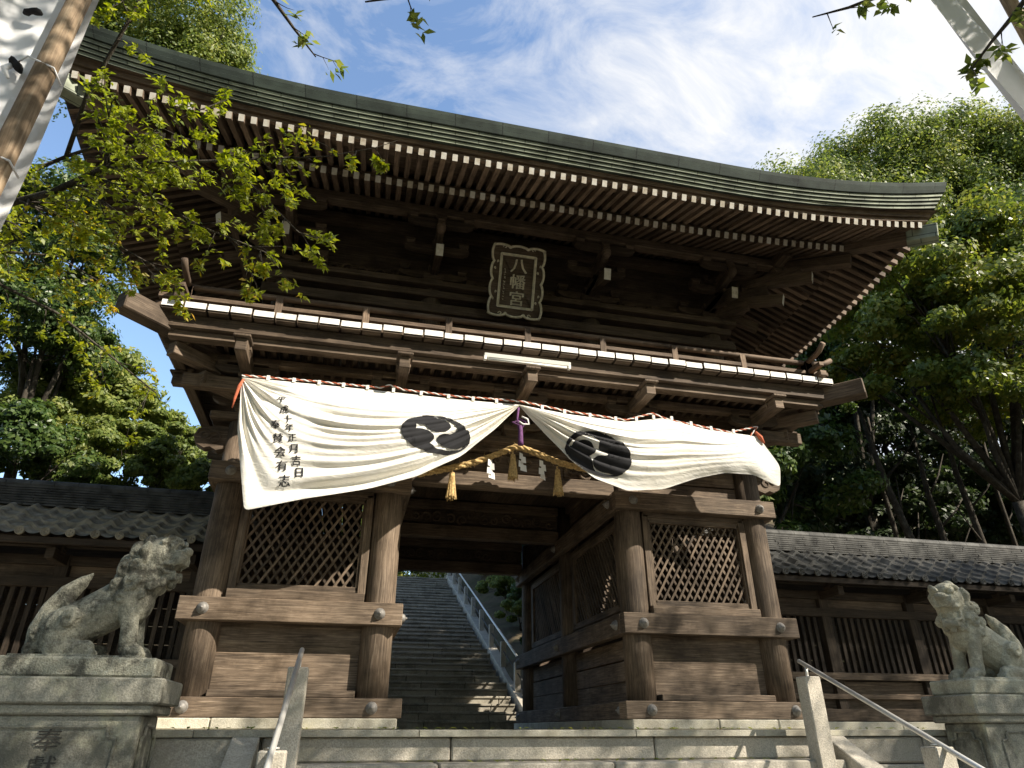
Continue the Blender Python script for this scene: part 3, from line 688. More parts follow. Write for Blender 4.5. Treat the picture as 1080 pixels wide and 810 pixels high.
def put_rafters(kind, name):
    near, rest = [], []
    fr = rafters('f', kind); near += [('f', r) for r in fr]
    sd_ = [('r', r) for r in rafters('r', kind)]; sd_.sort(key=lambda q: q[1][0])
    near += sd_[:100 - len(near)]; rest += sd_[len(near) - len(fr):]
    for s_ in 'lb': rest += [(s_, r) for r in rafters(s_, kind)]
    w, h = (.062, .082) if kind == 'fly' else (.066, .09)
    for sd1, (a, p, q) in near:
        mb = MB(); mb.beam(p, q, w, h, m0=1); mb.build(name, [M['wood_r'], M['cream']], gate)
    mb = MB()
    for sd1, (a, p, q) in rest: mb.beam(p, q, w, h, m0=1)
    mb.build(name, [M['wood_r'], M['cream']], gate, kind='stuff')
put_rafters('fly', 'flying_rafter'); put_rafters('base', 'base_rafter')
# boards over the rafters, edge boards, layered roof edge
def sweep_ring(o, zf, name, mats, prof, n=60):
    """closed band round the roof: prof = list of (outset, dz, matindex-for-the-strip-below-it)"""
def ring_pts(o, zf, n=40):
    P = []
    for side, rev in (('f', 0), ('r', 0), ('b', 1), ('l', 1)):
        hw = halfw(side, o); aa = np.linspace(-hw, hw, n)
        if rev: aa = aa[::-1]
        for a in aa: P.append(edge_pt(side, a, o, zf(o, lift(hw - abs(a)))))
    return np.array([list(p) for p in P + P[:1]])
def band(name, prof, mats, mi, smooth=False, flip=False):
    mb = MB(); Rg = [ring_pts(o, zf) for o, zf in prof]; P = np.array(Rg)
    acc = np.concatenate([[0], np.cumsum(np.linalg.norm(np.diff(Rg[0], axis=0), axis=1))])
    mb.grid(P, mf=lambda i, j: mi[i], flip=flip, uvs=lambda i, j: (float(acc[j]), i * .13)); return mb.build(name, mats, gate, smooth=smooth)
band('soffit', [(-.15, lambda o, l: base_z(o, l) + .05), (.5, lambda o, l: base_z(o, l) + .05), (1.0, lambda o, l: base_z(o, l) + .05), (1.46, lambda o, l: base_z(o, l) + .05)], [M['wood_d']], [0] * 3)
band('soffit', [(1.40, lambda o, l: fly_z(o, l) + .046), (1.8, lambda o, l: fly_z(o, l) + .046), (2.2, lambda o, l: fly_z(o, l) + .046)], [M['wood_d']], [0] * 2)
kz = lambda o, l: base_z(1.5, l)
band('edge_board', [(1.40, lambda o, l: base_z(1.5, l) + .046), (1.47, lambda o, l: base_z(1.5, l) + .046), (1.47, lambda o, l: fly_z(1.47, l) - .045), (1.38, lambda o, l: fly_z(1.4, l) - .045)], [M['wood_d']], [0] * 3)
fz = lambda d: (lambda o, l: fly_z(2.22, 0) + l * .72 + d)
band('edge_board', [(2.0, fz(.10)), (2.16, fz(.043)), (2.20, fz(.043)), (2.20, fz(.10)), (2.235, fz(.10)), (2.25, fz(.17)), (2.31, fz(.17))], [M['wood_d'], M['wood_r']], [0, 1, 1, 0, 1, 0])
EZ = lambda d: (lambda o, l: 6.05 + d + l * (.78 + .22 * min(1, d / .3)))
prof = [(2.2, EZ(.165))]; mi = []
o, d = 2.30, .14
for k in range(4):                                   # four thin sheets, each a little further out
    prof += [(o, EZ(d)), (o + .010, EZ(d + .032)), (o - .014, EZ(d + .037))]; mi += [1, 0, 1]; o += .03; d += .040
prof += [(o, EZ(d)), (o + .02, EZ(d + .05)), (o + .018, EZ(d + .054)), (o + .038, EZ(d + .105)), (o + .035, EZ(d + .11)), (o + .048, EZ(d + .155)), (o + .03, EZ(d + .175))]; mi += [1, 2, 2, 2, 2, 2, 2]
re = band('roof_edge', prof, [M['copper'], M['copper_d'], M['copper_d']], mi)
# roof slopes
def roof_grid():
    mb = MB(); prof = []
    for t in np.linspace(0, 1, 12):
        oo = 2.45 - t * 4.98; zz = 6.05 + .47 + 3.2 * (t * .72 + .28 * t * t)
        prof.append((oo, (lambda o, l, zz=zz, t=t: zz + l * (1 - t) ** 2)))
    Rg = [ring_pts(o, zf, 30) for o, zf in prof]; P = np.array(Rg); mb.grid(P); mb.build('roof', M['copper_d'], gate)
    z = 6.52 + 3.2
    mb = MB(); mb.beam((-1.1, YC, z + .1), (1.1, YC, z + .1), .4, .5); mb.build('ridge', M['copper_d'], gate, bevel=.03)
roof_grid()
for s in (-1, 1):
    d = Vector((s, -1, 0)); mb = MB()
    mb.beam(Vector((s * (HX + 2.13), -2.13, 6.22)), Vector((s * HX, 0, 6.80)), .16, .2); mb.beam(Vector((s * (HX + 1.45), -1.45, 6.16)), Vector((s * HX, 0, 6.66)), .15, .16)
    hb = mb.build('hip_rafter', M['wood_r'], gate, bevel=.008)
    mb = MB(); mb.beam(Vector((s * (HX + 2.25), -2.25, 6.19)), Vector((s * (HX + 1.98), -1.98, 6.255)), .18, .23); mb.build('end_cap', M['copper'], hb, bevel=.01)
    mb = MB(); mb.beam(Vector((s * HX, 2 * YC, 6.80)), Vector((s * (HX + 2.15), 2 * YC + 2.15, 6.2)), .16, .2); mb.build('hip_rafter', M['wood_r'], gate)

# ------------------------------------------------------------------ plaque on the upper storey
pl = thing('name_plaque', (-.06, -.35, 5.12), 'framed dark name board lettered 八幡宮 leaning out under the eaves', 'sign')
pO = Vector((-.06, -.36, 5.14)); pX = Vector((1, 0, 0)); pU = Vector((0, -.36, .94)).normalized(); pN = pX.cross(pU) * 1.0
def plq(x, y, h=0): return pO + pX * x + pU * y + pN * h
PW, PH = .74, 1.03
def scallop(w, h, amp, n1, n2):
    pts = []
    for (x0, y0), (x1, y1), n in (((-w, 0), (w, 0), n1), ((w, 0), (w, h), n2), ((w, h), (-w, h), n1), ((-w, h), (-w, 0), n2)):
        dx, dy = x1 - x0, y1 - y0; l = math.hypot(dx, dy); nx, ny = dy / l, -dx / l
        for k in range(12 * n):
            t = k / (12 * n); q = t * n % 1; a = amp * (abs(math.sin(math.pi * q)) ** .6) * (1 if t * n >= .0 else 0)
            e = min(t, 1 - t) * n; c = 1 - .9 * min(1, e * 3)
            pts.append((x0 + dx * t + nx * (a - amp + amp * 1.6 * c * 0), y0 + dy * t + ny * (a - amp)))
    return pts
mb = MB(); mb.prism(scallop(PW / 2, PH, .035, 3, 4), plq(0, 0, -.03), pX, pU, pN * .03); bd = mb.build('frame_board', M['wood_d'], pl, bevel=.004)
mb = MB(); op = scallop(PW / 2 + .012, PH, .035, 3, 4)
pts = [plq(x, y + 0, .012) for x, y in op]; mb.tube(pts + pts[:2], .019, 6, caps=False); mb.build('frame_rim', M['gold'], pl, smooth=True)
mb = MB()
for w, hh0, hh1, r in ((.255, .13, .90, .011), (.235, .15, .88, .005)):
    q = [(-w, hh0), (w, hh0), (w, hh1), (-w, hh1)]
    for a, b in zip(q, q[1:] + q[:1]): mb.beam(plq(*a, .01), plq(*b, .01), r * 2, .02, up=pN)
for (x, y) in ((-.17, .035), (.17, .035), (-.17, .995), (.17, .995), (-.31, .28), (.31, .28), (-.31, .72), (.31, .72)):
    for d in (-1, 1):
        c = [plq(x + d * (.035 + .03 * (1 - t) * math.cos(t * 6)) * (1 if y < .1 or y > .9 else .45), y + (.03 * (1 - t) * math.sin(t * 6)) + (d * .05 if .1 < y < .9 else 0), .008) for t in np.linspace(0, .9, 9)]
        mb.tube(c, .007, 5)
mb.build('inner_frame', M['gold'], pl)
for ch, y, sz in (('八', .745, .25), ('幡', .515, .235), ('宮', .275, .235)):
    V, F = text2d(ch, sz, 0); F = F + [[i + len(V) for i in f] for f in F]; V = np.concatenate([V - [.005, .002], V + [.005, .002]]); flat_decal([(V * np.array([1.0, .95]) + np.array([.015, y]), F)], lambda x, y: plq(x, y, .006)).build('character', M['gold'], pl)
mb = MB(); rr = random.Random(3)
for k in range(13):
    y = .68 - k * .036
    for q in range(3): 
        a = (-.185 + rr.uniform(-.012, .004), y + rr.uniform(-.012, .012)); b = (a[0] + rr.uniform(.008, .022), a[1] + rr.uniform(-.014, .014)); mb.beam(plq(*a, .006), plq(*b, .006), .004, .003, up=pN)
mb.build('small_inscription', M['gold'], pl)

# ------------------------------------------------------------------ fluorescent batten under the balcony edge
lp = thing('batten_light', (-.05, -1.03, 4.03), 'long white tube light batten fixed under the white floorboard ends', 'lamp')
mb = MB(); mb.prism([(-.045, .05), (.045, .05), (.03, .0), (-.03, .0)], (-.6, -1.06, 4.03), (0, 1, 0), (0, 0, 1), (1.1, 0, 0)); mb.build('housing', M['plastic'], lp, bevel=.004)
mb = MB(); mb.tube([(-.55, -1.075, 4.012), (.45, -1.075, 4.012)], .015, 10); mb.build('tube', M['plastic'], lp, smooth=True)
mb = MB()
for xx in (-.585, .485): mb.box((xx, -1.07, 4.02), (.03, .05, .05))
mb.build('end_holder', M['plastic'], lp)

# ------------------------------------------------------------------ curtain
cur = thing('shrine_curtain', (0, -.85, 2.0), 'white festival curtain with black swirl crests, tied up at the middle under the balcony', 'curtain')
CY0 = -.86
def P2(x, y): p = onY(x, y, CY0); return np.array([p.x, p.z])
def interp(path, ts, t):
    return np.array([np.interp(t, ts, [p[0] for p in path]), np.interp(t, ts, [p[1] for p in path])])
def smooth_path(path, ts, n=160, it=0):
    tt = np.linspace(0, 1, n); P = np.stack([np.interp(tt, ts, [p[k] for p in path]) for k in (0, 1)], 1)
    for _ in range(it):
        P[1:-1] = (P[:-2] + 2 * P[1:-1] + P[2:]) / 4
    return P
NT, NS_ = 170, 120
c1_ = P2(459, 461)
def sheet_rows(top, hem, tts_top, tts_hem):
    A = smooth_path(top, tts_top, NT, 6); B0 = smooth_path(hem, tts_hem, NT, 4); B1 = smooth_path(hem, tts_hem, NT, 1500)
    B1 = B1 + 0
    rows = []
    for s in np.linspace(0, 1, NS_):
        k = s ** 5; B = B0 * k + B1 * (1 - k)
        rows.append(A * (1 - s) + B * s)
    return np.array(rows)
rg = np.random.default_rng(5)
def folds(s, t, seed):
    r = np.random.default_rng(seed); y = np.zeros(np.broadcast(s, t).shape)
    for k, (fq, am) in enumerate(((5.2, .040), (9.3, .028), (16.0, .014), (27.0, .006))):
        ph = r.uniform(0, 6); w = r.uniform(.3, .9); w2 = r.uniform(2, 5)
        a = 2 * np.pi * fq * (s ** .85) + ph + w * np.sin(t * w2 * 2 + ph) 
        v = np.sin(a); y = y + am * (np.sign(v) * np.abs(v) ** .8) * (.55 + .45 * np.sin(t * w2 + s * 5 + ph * 2))
    return y
# left half
topL = [P2(255, 398), P2(330, 405), P2(400, 412), P2(480, 421), P2(548, 427)]
hemL = [P2(255, 398), P2(251, 455), P2(258, 540), P2(320, 527), P2(390, 517), P2(440, 505), P2(485, 484), P2(520, 456), P2(545, 431), P2(548, 428)]
gL = sheet_rows(topL, hemL, [0, .27, .5, .77, 1], [0, .17, .40, .52, .65, .74, .83, .91, .98, 1])
S, T = np.meshgrid(np.linspace(0, 1, NS_), np.linspace(0, 1, NT), indexing='ij')
env = sstep(.12, .42, S + .22 * np.exp(-((T) / .25) ** 2)) * np.minimum(1, (1 - T) * 7 + .12) * np.minimum(1, T * 6 + .1)
tx_ = gL[:, :, 0]; tz_ = gL[:, :, 1]
env = env * (1 - .72 * np.exp(-(((tx_ + 2.75) / .33) ** 4) - ((tz_ - 2.85) / .62) ** 4)) * (1 - .7 * np.exp(-((tx_ - c1_[0]) / .45) ** 4 - ((tz_ - c1_[1]) / .3) ** 4))
YL = CY0 - folds(S, T, 4) * env * 1.15 - .13 * np.sin(np.pi * S * .9) * np.sin(np.pi * T) - .03 * np.sin(T * 9) * S
# right half
topR = [P2(548, 427), P2(600, 437), P2(660, 445), P2(700, 441), P2(745, 453), P2(797, 460)]
hemR = [P2(548, 428), P2(556, 438), P2(575, 460), P2(600, 488), P2(625, 507), P2(660, 519), P2(700, 516), P2(735, 504), P2(765, 498), P2(795, 500), P2(823, 514), P2(822, 492), P2(797, 460)]
gR = sheet_rows(topR, hemR, [0, .2, .43, .6, .8, 1], [0, .03, .10, .20, .29, .41, .53, .63, .71, .79, .87, .93, 1])
env2 = (.25 + .75 * np.exp(-(T / .45) ** 2)) * sstep(.05, .3, S) * np.minimum(1, T * 8 + .1) * np.minimum(1, (1 - T) * 6)
YR = CY0 - folds(S, T, 9) * env2 * .8 - .22 * np.sin(np.pi * np.minimum(1, S * .95)) * np.sin(np.pi * T ** .9) - .05 * S * np.sin(T * 7)
mb = MB()
for g, Yg in ((gL, YL), (gR, YR)):
    P = np.dstack([g[:, :, 0], Yg, g[:, :, 1]]); mb.grid(P)
cl = mb.build('cloth', M['cloth'], cur, smooth=True)
bvh = BVHTree.FromPolygons([Vector(v) for v in mb.v], mb.f)
def on_cloth(x, z, off=.004):
    h = bvh.ray_cast(Vector((x, -4, z)), Vector((0, 1, 0)))
    return None if h[0] is None else h[0] + (h[1] if h[1].y < 0 else -h[1]) * off + Vector((0, -.003, 0))
def cloth_decal(polys, name, step=.025, off=.004):
    bm = bmesh.new()
    for V, F in polys:
        vs = [bm.verts.new((x, 0, z)) for x, z in V]
        for f in F:
            try: bm.faces.new([vs[i] for i in f])
            except ValueError: pass
    bmesh.ops.triangulate(bm, faces=[f for f in bm.faces if len(f.verts) > 3])
    xs = [v.co.x for v in bm.verts]; zs = [v.co.z for v in bm.verts]
    for ax, lo, hi in ((0, min(xs), max(xs)), (2, min(zs), max(zs))):
        c = lo + step
        while c < hi:
            co = [0, 0, 0]; no = [0, 0, 0]; co[ax] = c; no[ax] = 1
            bmesh.ops.bisect_plane(bm, geom=bm.verts[:] + bm.edges[:] + bm.faces[:], plane_co=co, plane_no=no); c += step
    mbd = MB(); bm.verts.ensure_lookup_table(); bm.verts.index_update(); pos = [on_cloth(v.co.x, v.co.z, off) for v in bm.verts]
    mp_ = {}
    for f in bm.faces:
        ids = [v.index for v in f.verts]
        if any(pos[i] is None for i in ids): continue
        q = []
        for i in ids:
            if i not in mp_: mp_[i] = mbd._add([pos[i]])
            q.append(mp_[i])
        if f.normal.y > 0: q = q[::-1]
        mbd.face(q, [(0, 0)] * len(q))
    bm.free()
    return mbd.build(name, M['ink'], cur, smooth=True)
def tomoe(cx, cz, rx, rz, tilt, rot=0, rh=.35):
    out = []
    for k in range(3):
        b = R(120 * k + rot); hr = .472; pts = []
        for th in np.linspace(150, 12, 26): pts.append(((.99 - .10 * max(0, 1 - th / 60) ** 2) * math.cos(R(th)), (.99 - .10 * max(0, 1 - th / 60) ** 2) * math.sin(R(th))))
        for ph in np.linspace(10, -180, 24): pts.append((hr + rh * math.cos(R(ph)), rh * math.sin(R(ph))))
        for ph in np.linspace(180, 105, 8)[1:]: pts.append((hr + rh * math.cos(R(ph)), rh * math.sin(R(ph))))
        x0, y0 = pts[-1]; r0 = math.hypot(x0, y0); t0 = math.degrees(math.atan2(y0, x0))
        for q in np.linspace(.15, 1, 16): 
            th = t0 + (150 - t0) * q; rr_ = r0 + (.95 - r0) * q ** .45; pts.append((rr_ * math.cos(R(th)), rr_ * math.sin(R(th))))
        V = []
        for x, y in pts:
            X_, Y_ = x * math.cos(b) - y * math.sin(b), x * math.sin(b) + y * math.cos(b); X_ *= rx; Y_ *= rz
            V.append((cx + X_ * math.cos(tilt) - Y_ * math.sin(tilt), cz + X_ * math.sin(tilt) + Y_ * math.cos(tilt)))
        out.append((V, [list(range(len(V)))]))
    return out
c1, c2 = P2(459, 461), P2(627, 483)
cloth_decal(tomoe(c1[0], c1[1], .41, .235, R(-4), -32, .366), 'crest', .012, .007); cloth_decal(tomoe(c2[0], c2[1], .41, .25, R(-17), 60, .345), 'crest', .012, .007)
items = []
for ch, px, py, sz in (('平', 297.5, 425, .105), ('成', 300.5, 436, .10), ('十', 304, 446, .10), ('年', 306, 455.5, .10), ('正', 309, 466, .10), ('月', 310, 477, .115), ('吉', 313, 489, .115), ('日', 316, 501, .12),
                   ('奉', 291.5, 452, .11), ('賛', 294, 466, .12), ('会', 296.5, 480, .125), ('有', 298, 494, .125), ('志', 300.5, 509, .125)):
    V, F = text2d(ch, sz, 0); c = P2(px, py); a = R(6); V = V @ np.array([[math.cos(a), math.sin(a)], [-math.sin(a), math.cos(a)]]); items.append((np.concatenate([V - [.0028, .001], V + [.0028, .001]]) * np.array([.95, 1.0]) + c, F + [[i + len(V) for i in f] for f in F]))
for it in items: cloth_decal([it], 'character', .009, .006)
# cord along the top with cloth loops
def P3(x, y, Y=CY0): p = onY(x, y, Y); return p
cp = [P3(255, 396), P3(330, 402), P3(400, 409), P3(412, 406), P3(425, 411), P3(480, 418), P3(548, 423), P3(600, 434), P3(660, 443), P3(688, 436), P3(706, 443), P3(745, 451), P3(770, 456), P3(799, 450), P3(790, 461)]
mb = MB()
for k in range(2):
    pts = []
    for a, b in zip(cp[:-1], cp[1:]):
        n = max(2, int((b - a).length / .012))
        for q in range(n): pts.append(a.lerp(b, q / n))
    pts = [p + Vector((0, .007 * math.cos(i * .55 + k * math.pi), .007 * math.sin(i * .55 + k * math.pi))) for i, p in enumerate(pts)]
    mb.tube(pts, .0075, 5, m=k)
mb.build('cord', [M['red'], M['paper']], cur, smooth=True)
for side, n in ((topL, 11), (topR, 11)):
    ts = np.linspace(0, 1, len(side)); 
    for k in range(1, n):
        p = interp(side, ts, k / n); mb = MB(); mb.box((p[0], CY0 - .005, p[1] + .022), (.035, .022, .055)); mb.build('loop', M['cloth'], cur)
mb = MB(); a = P3(257, 400, CY0 - .02)
mb.tube([a, a + Vector((-.03, -.01, -.10)), a + Vector((-.05, 0, -.24)), a + Vector((-.06, .01, -.36))], [.012, .02, .016, .006], 7); mb.build('corner_cord', M['red'], cur, smooth=True)
mb = MB(); a = P3(797, 458, CY0 - .03)
mb.tube([a + Vector((0, 0, .03)), a + Vector((.05, -.02, -.05)), a + Vector((.09, -.02, -.13))], [.02, .03, .01], 7); mb.build('corner_cord', M['red'], cur, smooth=True)
# purple tie cord and tassel at the centre
mb = MB(); a = P3(547, 430, CY0 - .03)
mb.tube([a, a + Vector((-.02, 0, -.15)), a + Vector((0, 0, -.28))], .014, 7); mb.tube([a + Vector((.0, 0, -.15)), a + Vector((.09, -.02, -.19)), a + Vector((.05, -.02, -.26)), a + Vector((-.08, 0, -.2)), a + Vector((.02, 0, -.17))], .012, 7)
mb.lathe([(.022, 0), (.028, .08), (.032, .20), (.038, .25)], a + Vector((.02, -.01, -.24)), (0, 0, -1), 10); mb.build('tassel', M['purple'], cur, smooth=True)
mb = MB(); mb.tube([a + Vector((.03, -.03, -.13)), a + Vector((.10, -.04, -.16)), a + Vector((.12, -.03, -.22)), a + Vector((.05, -.03, -.23)), a + Vector((.0, -.03, -.2))], .011, 6); mb.build('knot', M['paper'], cur, smooth=True)

# ------------------------------------------------------------------ sacred straw rope
rope = thing('straw_rope', (0, -.45, 2.5), 'twisted straw rope strung beneath the curtain, hung with tassels and paper streamers', 'rope')
rk = [onY(x, y, -.45) for x, y in ((440, 500), (470, 495), (500, 488), (525, 479), (546, 470), (570, 480), (592, 489), (622, 496), (660, 503))]
dn = []
for a, b in zip(rk[:-1], rk[1:]):
    for q in range(18): dn.append(a.lerp(b, q / 18))
for _ in range(30):
    dn = [dn[0]] + [(dn[i - 1] + dn[i + 1] + dn[i] * 2) / 4 for i in range(1, len(dn) - 1)] + [dn[-1]]
for k in range(3):
    mb = MB(); mb.tube([p + Vector((0, 0.021 * math.cos(i * .36 + k * 2.094), .021 * math.sin(i * .36 + k * 2.094))) for i, p in enumerate(dn)], [.022] * len(dn), 7); mb.build('strand', M['straw'], rope, smooth=True)
mb = MB()
for k in range(160):
    p = random.choice(dn) + Vector((0, random.uniform(-.03, .03), random.uniform(-.035, .035))); d = Vector((random.uniform(-1, 1), random.uniform(-.7, .3), random.uniform(-1, .6))).normalized() * random.uniform(.03, .09)
    mb.tube([p, p + d], [.0025, .001], 3)
mb.build('stray_straw', M['straw'], rope, kind='stuff')
for (x, y) in ((477, 497), (541, 478), (588, 494)):
    p = onY(x, y, -.50); mb = MB(); mb.tube([p + Vector((0, .02, .03)), p + Vector((0, 0, -.05))], .012, 6)
    mb.lathe([(.03, 0), (.035, .04), (.03, .07), (.045, .16), (.06, .30)], p + Vector((0, 0, -.02)), (0, 0, -1), 12)
    for k in range(60):
        a = random.uniform(0, 6.28); r0, r1 = .03, random.uniform(.02, .075); mb.tube([p + Vector((r0 * math.cos(a), r0 * math.sin(a), -.08)), p + Vector((r1 * math.cos(a), r1 * math.sin(a), -.33 - random.uniform(0, .03)))], [.005, .003], 3)
    mb.build('straw_tassel', M['straw'], rope)
for (x, y) in ((515, 484), (548, 477), (569, 485)):
    p = onY(x, y, -.52); z = 0; mb = MB(); xo = 0; 
    for k in range(4):
        w = .045 + .008 * k; h = .085; tw = random.uniform(-.5, .5); d = Vector((math.cos(tw), math.sin(tw), -.25)); 
        q = [p + Vector((xo, -.004 * k, z)), p + Vector((xo, -.004 * k, z)) + d * w, p + Vector((xo, -.004 * k - .01, z - h)) + d * w * 1.1, p + Vector((xo - .005, -.004 * k - .01, z - h))]
        n = mb._add(q); mb.face([n, n + 1, n + 2, n + 3], [(0, 0)] * 4); n = mb._add([v + Vector((0, .002, 0)) for v in q]); mb.face([n + 3, n + 2, n + 1, n], [(0, 0)] * 4)
        z -= h * .62; xo += (.02 if k % 2 == 0 else -.032)
    mb.build('paper_streamer', M['paper'], rope)

# ------------------------------------------------------------------ wing corridors
def wing(s, label):
    X0, X1 = 3.66, 14.5; yr, ye, yb = 2.0, 1.0, 3.0; ze, zr = 2.06, 2.68
    w = thing('wing_corridor', (s * 9, 2, 0), label, 'corridor')
    per, crs = .275, .225
    xs = np.arange(X0 - .05, X1, per / 8); 
    def slope(y0, y1, name, flip):
        prof = []
        nC = 5; 
        for c in range(nC):
            for q in (0, .35, .7, .985): prof.append((c + q) / nC); 
        prof.append(1.0); prof = np.array(prof); YY = y0 + (y1 - y0) * prof; ph = (xs / per) % 1
        wave = np.where(ph < .42, .045 * np.sin(np.pi * ph / .42), -.022 * np.sin(np.pi * (ph - .42) / .58))
        frac = (prof * nC) % 1; frac[-1] = .99; frac2 = np.where(frac > .98, 1, frac)
        Zs = ze + .02 + (zr - ze) * prof * (.9 + .1 * prof)
        stepz = .035 * (1 - frac2)
        jit = np.random.default_rng(3).normal(0, .004, (len(prof), len(xs)))
        jz = np.random.default_rng(31).normal(0, .007, (nC, int(X1 / per) + 2))
        # stagger: every course starts a little to the side, giving the scale-like joints
        Zg = Zs[:, None] + stepz[:, None] + wave[None, :] + jz[np.minimum((prof * nC).astype(int), nC - 1)][:, (xs / per).astype(int)]
        P = np.dstack([np.broadcast_to(s * xs[None, :], Zg.shape), np.broadcast_to(YY[:, None], Zg.shape), Zg])
        mb = MB(); mb.grid(P, flip=(flip if s > 0 else not flip))
        return mb.build(name, M['tile_lit' if s < 0 else 'tile'], w)
    slope(ye, yr - .05, 'tile_roof', True); slope(yb, yr + .05, 'tile_roof', False)
    ds = []
    k = math.ceil((X0 + .02) / per)
    n_ = 0
    while k * per < X1 and n_ < 40:
        x = s * (k * per + per * .21); mb = MB(); mb.lathe([(.05, 0), (.052, .03), (.042, .032), (.040, .024), (.004, .024)], (x, ye + .01, ze + .058), (0, -1, .15), 14)
        for q in range(3): mb.sphere((x + .02 * math.cos(q * 2.1), ye - .016, ze + .06 + .02 * math.sin(q * 2.1)), .012, 4)
        mb.build('eave_tile', M['tile_lit' if s < 0 else 'tile'], w, smooth=False); k += 1; n_ += 1
    # ridge of stacked thin tiles
    mb = MB()
    for r_ in range(8):
        x = X0
        while x < X1:
            l = random.uniform(.24, .30); wd_ = .30 - .012 * r_ + random.uniform(-.012, .012)
            mb.box((s * (x + l / 2), yr, zr + .0 + r_ * .036), (l - .004, wd_, .026)); x += l
    x = X0
    while x < X1: mb.tube([(s * x, yr, zr + .30), (s * (x + .29), yr, zr + .30)], .075, 10); x += .295
    mb.build('ridge_tiles', M['tile'], w)
    # eave timbers
    mb = MB(); mb.beam((s * X0, ye + .06, ze - .03), (s * X1, ye + .06, ze - .03), .05, .075); mb.beam((s * X0, ye + .45, ze + .05), (s * X1, ye + .45, ze + .05), .12, .14)
    mb.build('eave_beam', M['wood_v'], w)
    mb = MB()
    x = X0 + .1
    while x < X1: mb.beam((s * x, ye + .08, ze - .01), (s * x, yr, zr - .07), .05, .06); x += .3
    mb.build('rafters', M['wood_v'], w)
    mb = MB(); n = mb._add([(s * X0, ye + .05, ze + .022), (s * X1, ye + .05, ze + .022), (s * X1, yr, zr - .03), (s * X0, yr, zr - .03)]); mb.face([n, n + 1, n + 2, n + 3] if s < 0 else [n + 3, n + 2, n + 1, n], [(0, 0), (10, 0), (10, 1), (0, 1)])
    n = mb._add([(s * X0, yb - .05, ze + .022), (s * X1, yb - .05, ze + .022), (s * X1, yr, zr - .03), (s * X0, yr, zr - .03)]); mb.face([n, n + 1, n + 2, n + 3] if s > 0 else [n + 3, n + 2, n + 1, n], [(0, 0), (10, 0), (10, 1), (0, 1)])
    mb.build('roof_boards', M['wood_v'], w)
    yw = 1.75; posts = [3.9 + 1.62 * k for k in range(7)]
    for x in posts:
        mb = MB(); mb.box((s * x, yw, 1.02), (.16, .16, 1.96)); mb.build('post', M['wood_v'], w, bevel=.008)
        mb = MB(); mb.beam((s * x, yw - .55, 1.92), (s * x, yw + .3, 1.92), .10, .13); block(mb, s * x, yw - .3, 1.96, .15, .1); mb.build('bracket_arm', M['wood_v'], w, bevel=.006)
    for nm, z, h, yy, mt in (('lintel_rail', 1.66, .13, yw - .02, 'wood_v'), ('waist_rail', .72, .10, yw - .10, 'wood'), ('upper_rail', 1.93, .12, yw, 'wood_v'), ('sill', .19, .16, yw - .06, 'wood'), ('low_rail', .44, .07, yw - .05, 'wood_d')):
        mb = MB(); mb.beam((s * 3.62, yy, z), (s * X1, yy, z), .13, h); mb.build(nm, M[mt], w, bevel=.006)
    for a, b in zip(posts[:-1], posts[1:]):
        mb = MB(); x = a + .14
        while x < b - .1: mb.box((s * x, yw, 1.18), (.055, .045, .86)); x += .118
        mb.build('slat_window', M['wood_v'], w)
        mb = MB()
        for k in range(2): mb.box((s * (a + b) / 2, yw + .02, .33 + .22 * k), (b - a - .17, .04, .21))
        mb.box((s * (a + b) / 2, yw + .02, 1.80), (b - a - .17, .04, .14))
        mb.build('plank_panel', M['wood_d'], w)
    mb = MB()
    for k in range(7): mb.box((s * 9, yb - .3, .2 + .24 * k), (11, .04, .232))
    mb.build('rear_wall', M['wood_v'], w)
    mb = MB(); x = 3.62
    while x < X1: l = random.uniform(.9, 1.5); mb.box((s * (x + l / 2), yw, .045), (l - .008, .5, .11)); x += l
    mb.build('stone_base', M['granite_w'], w, bevel=.008)
    return w
wing(-1, 'low tile roofed corridor left of the gate, its tiles coloured paler as if sunlit')
wing(1, 'low tile roofed corridor right of the gate with shaded slatted windows')

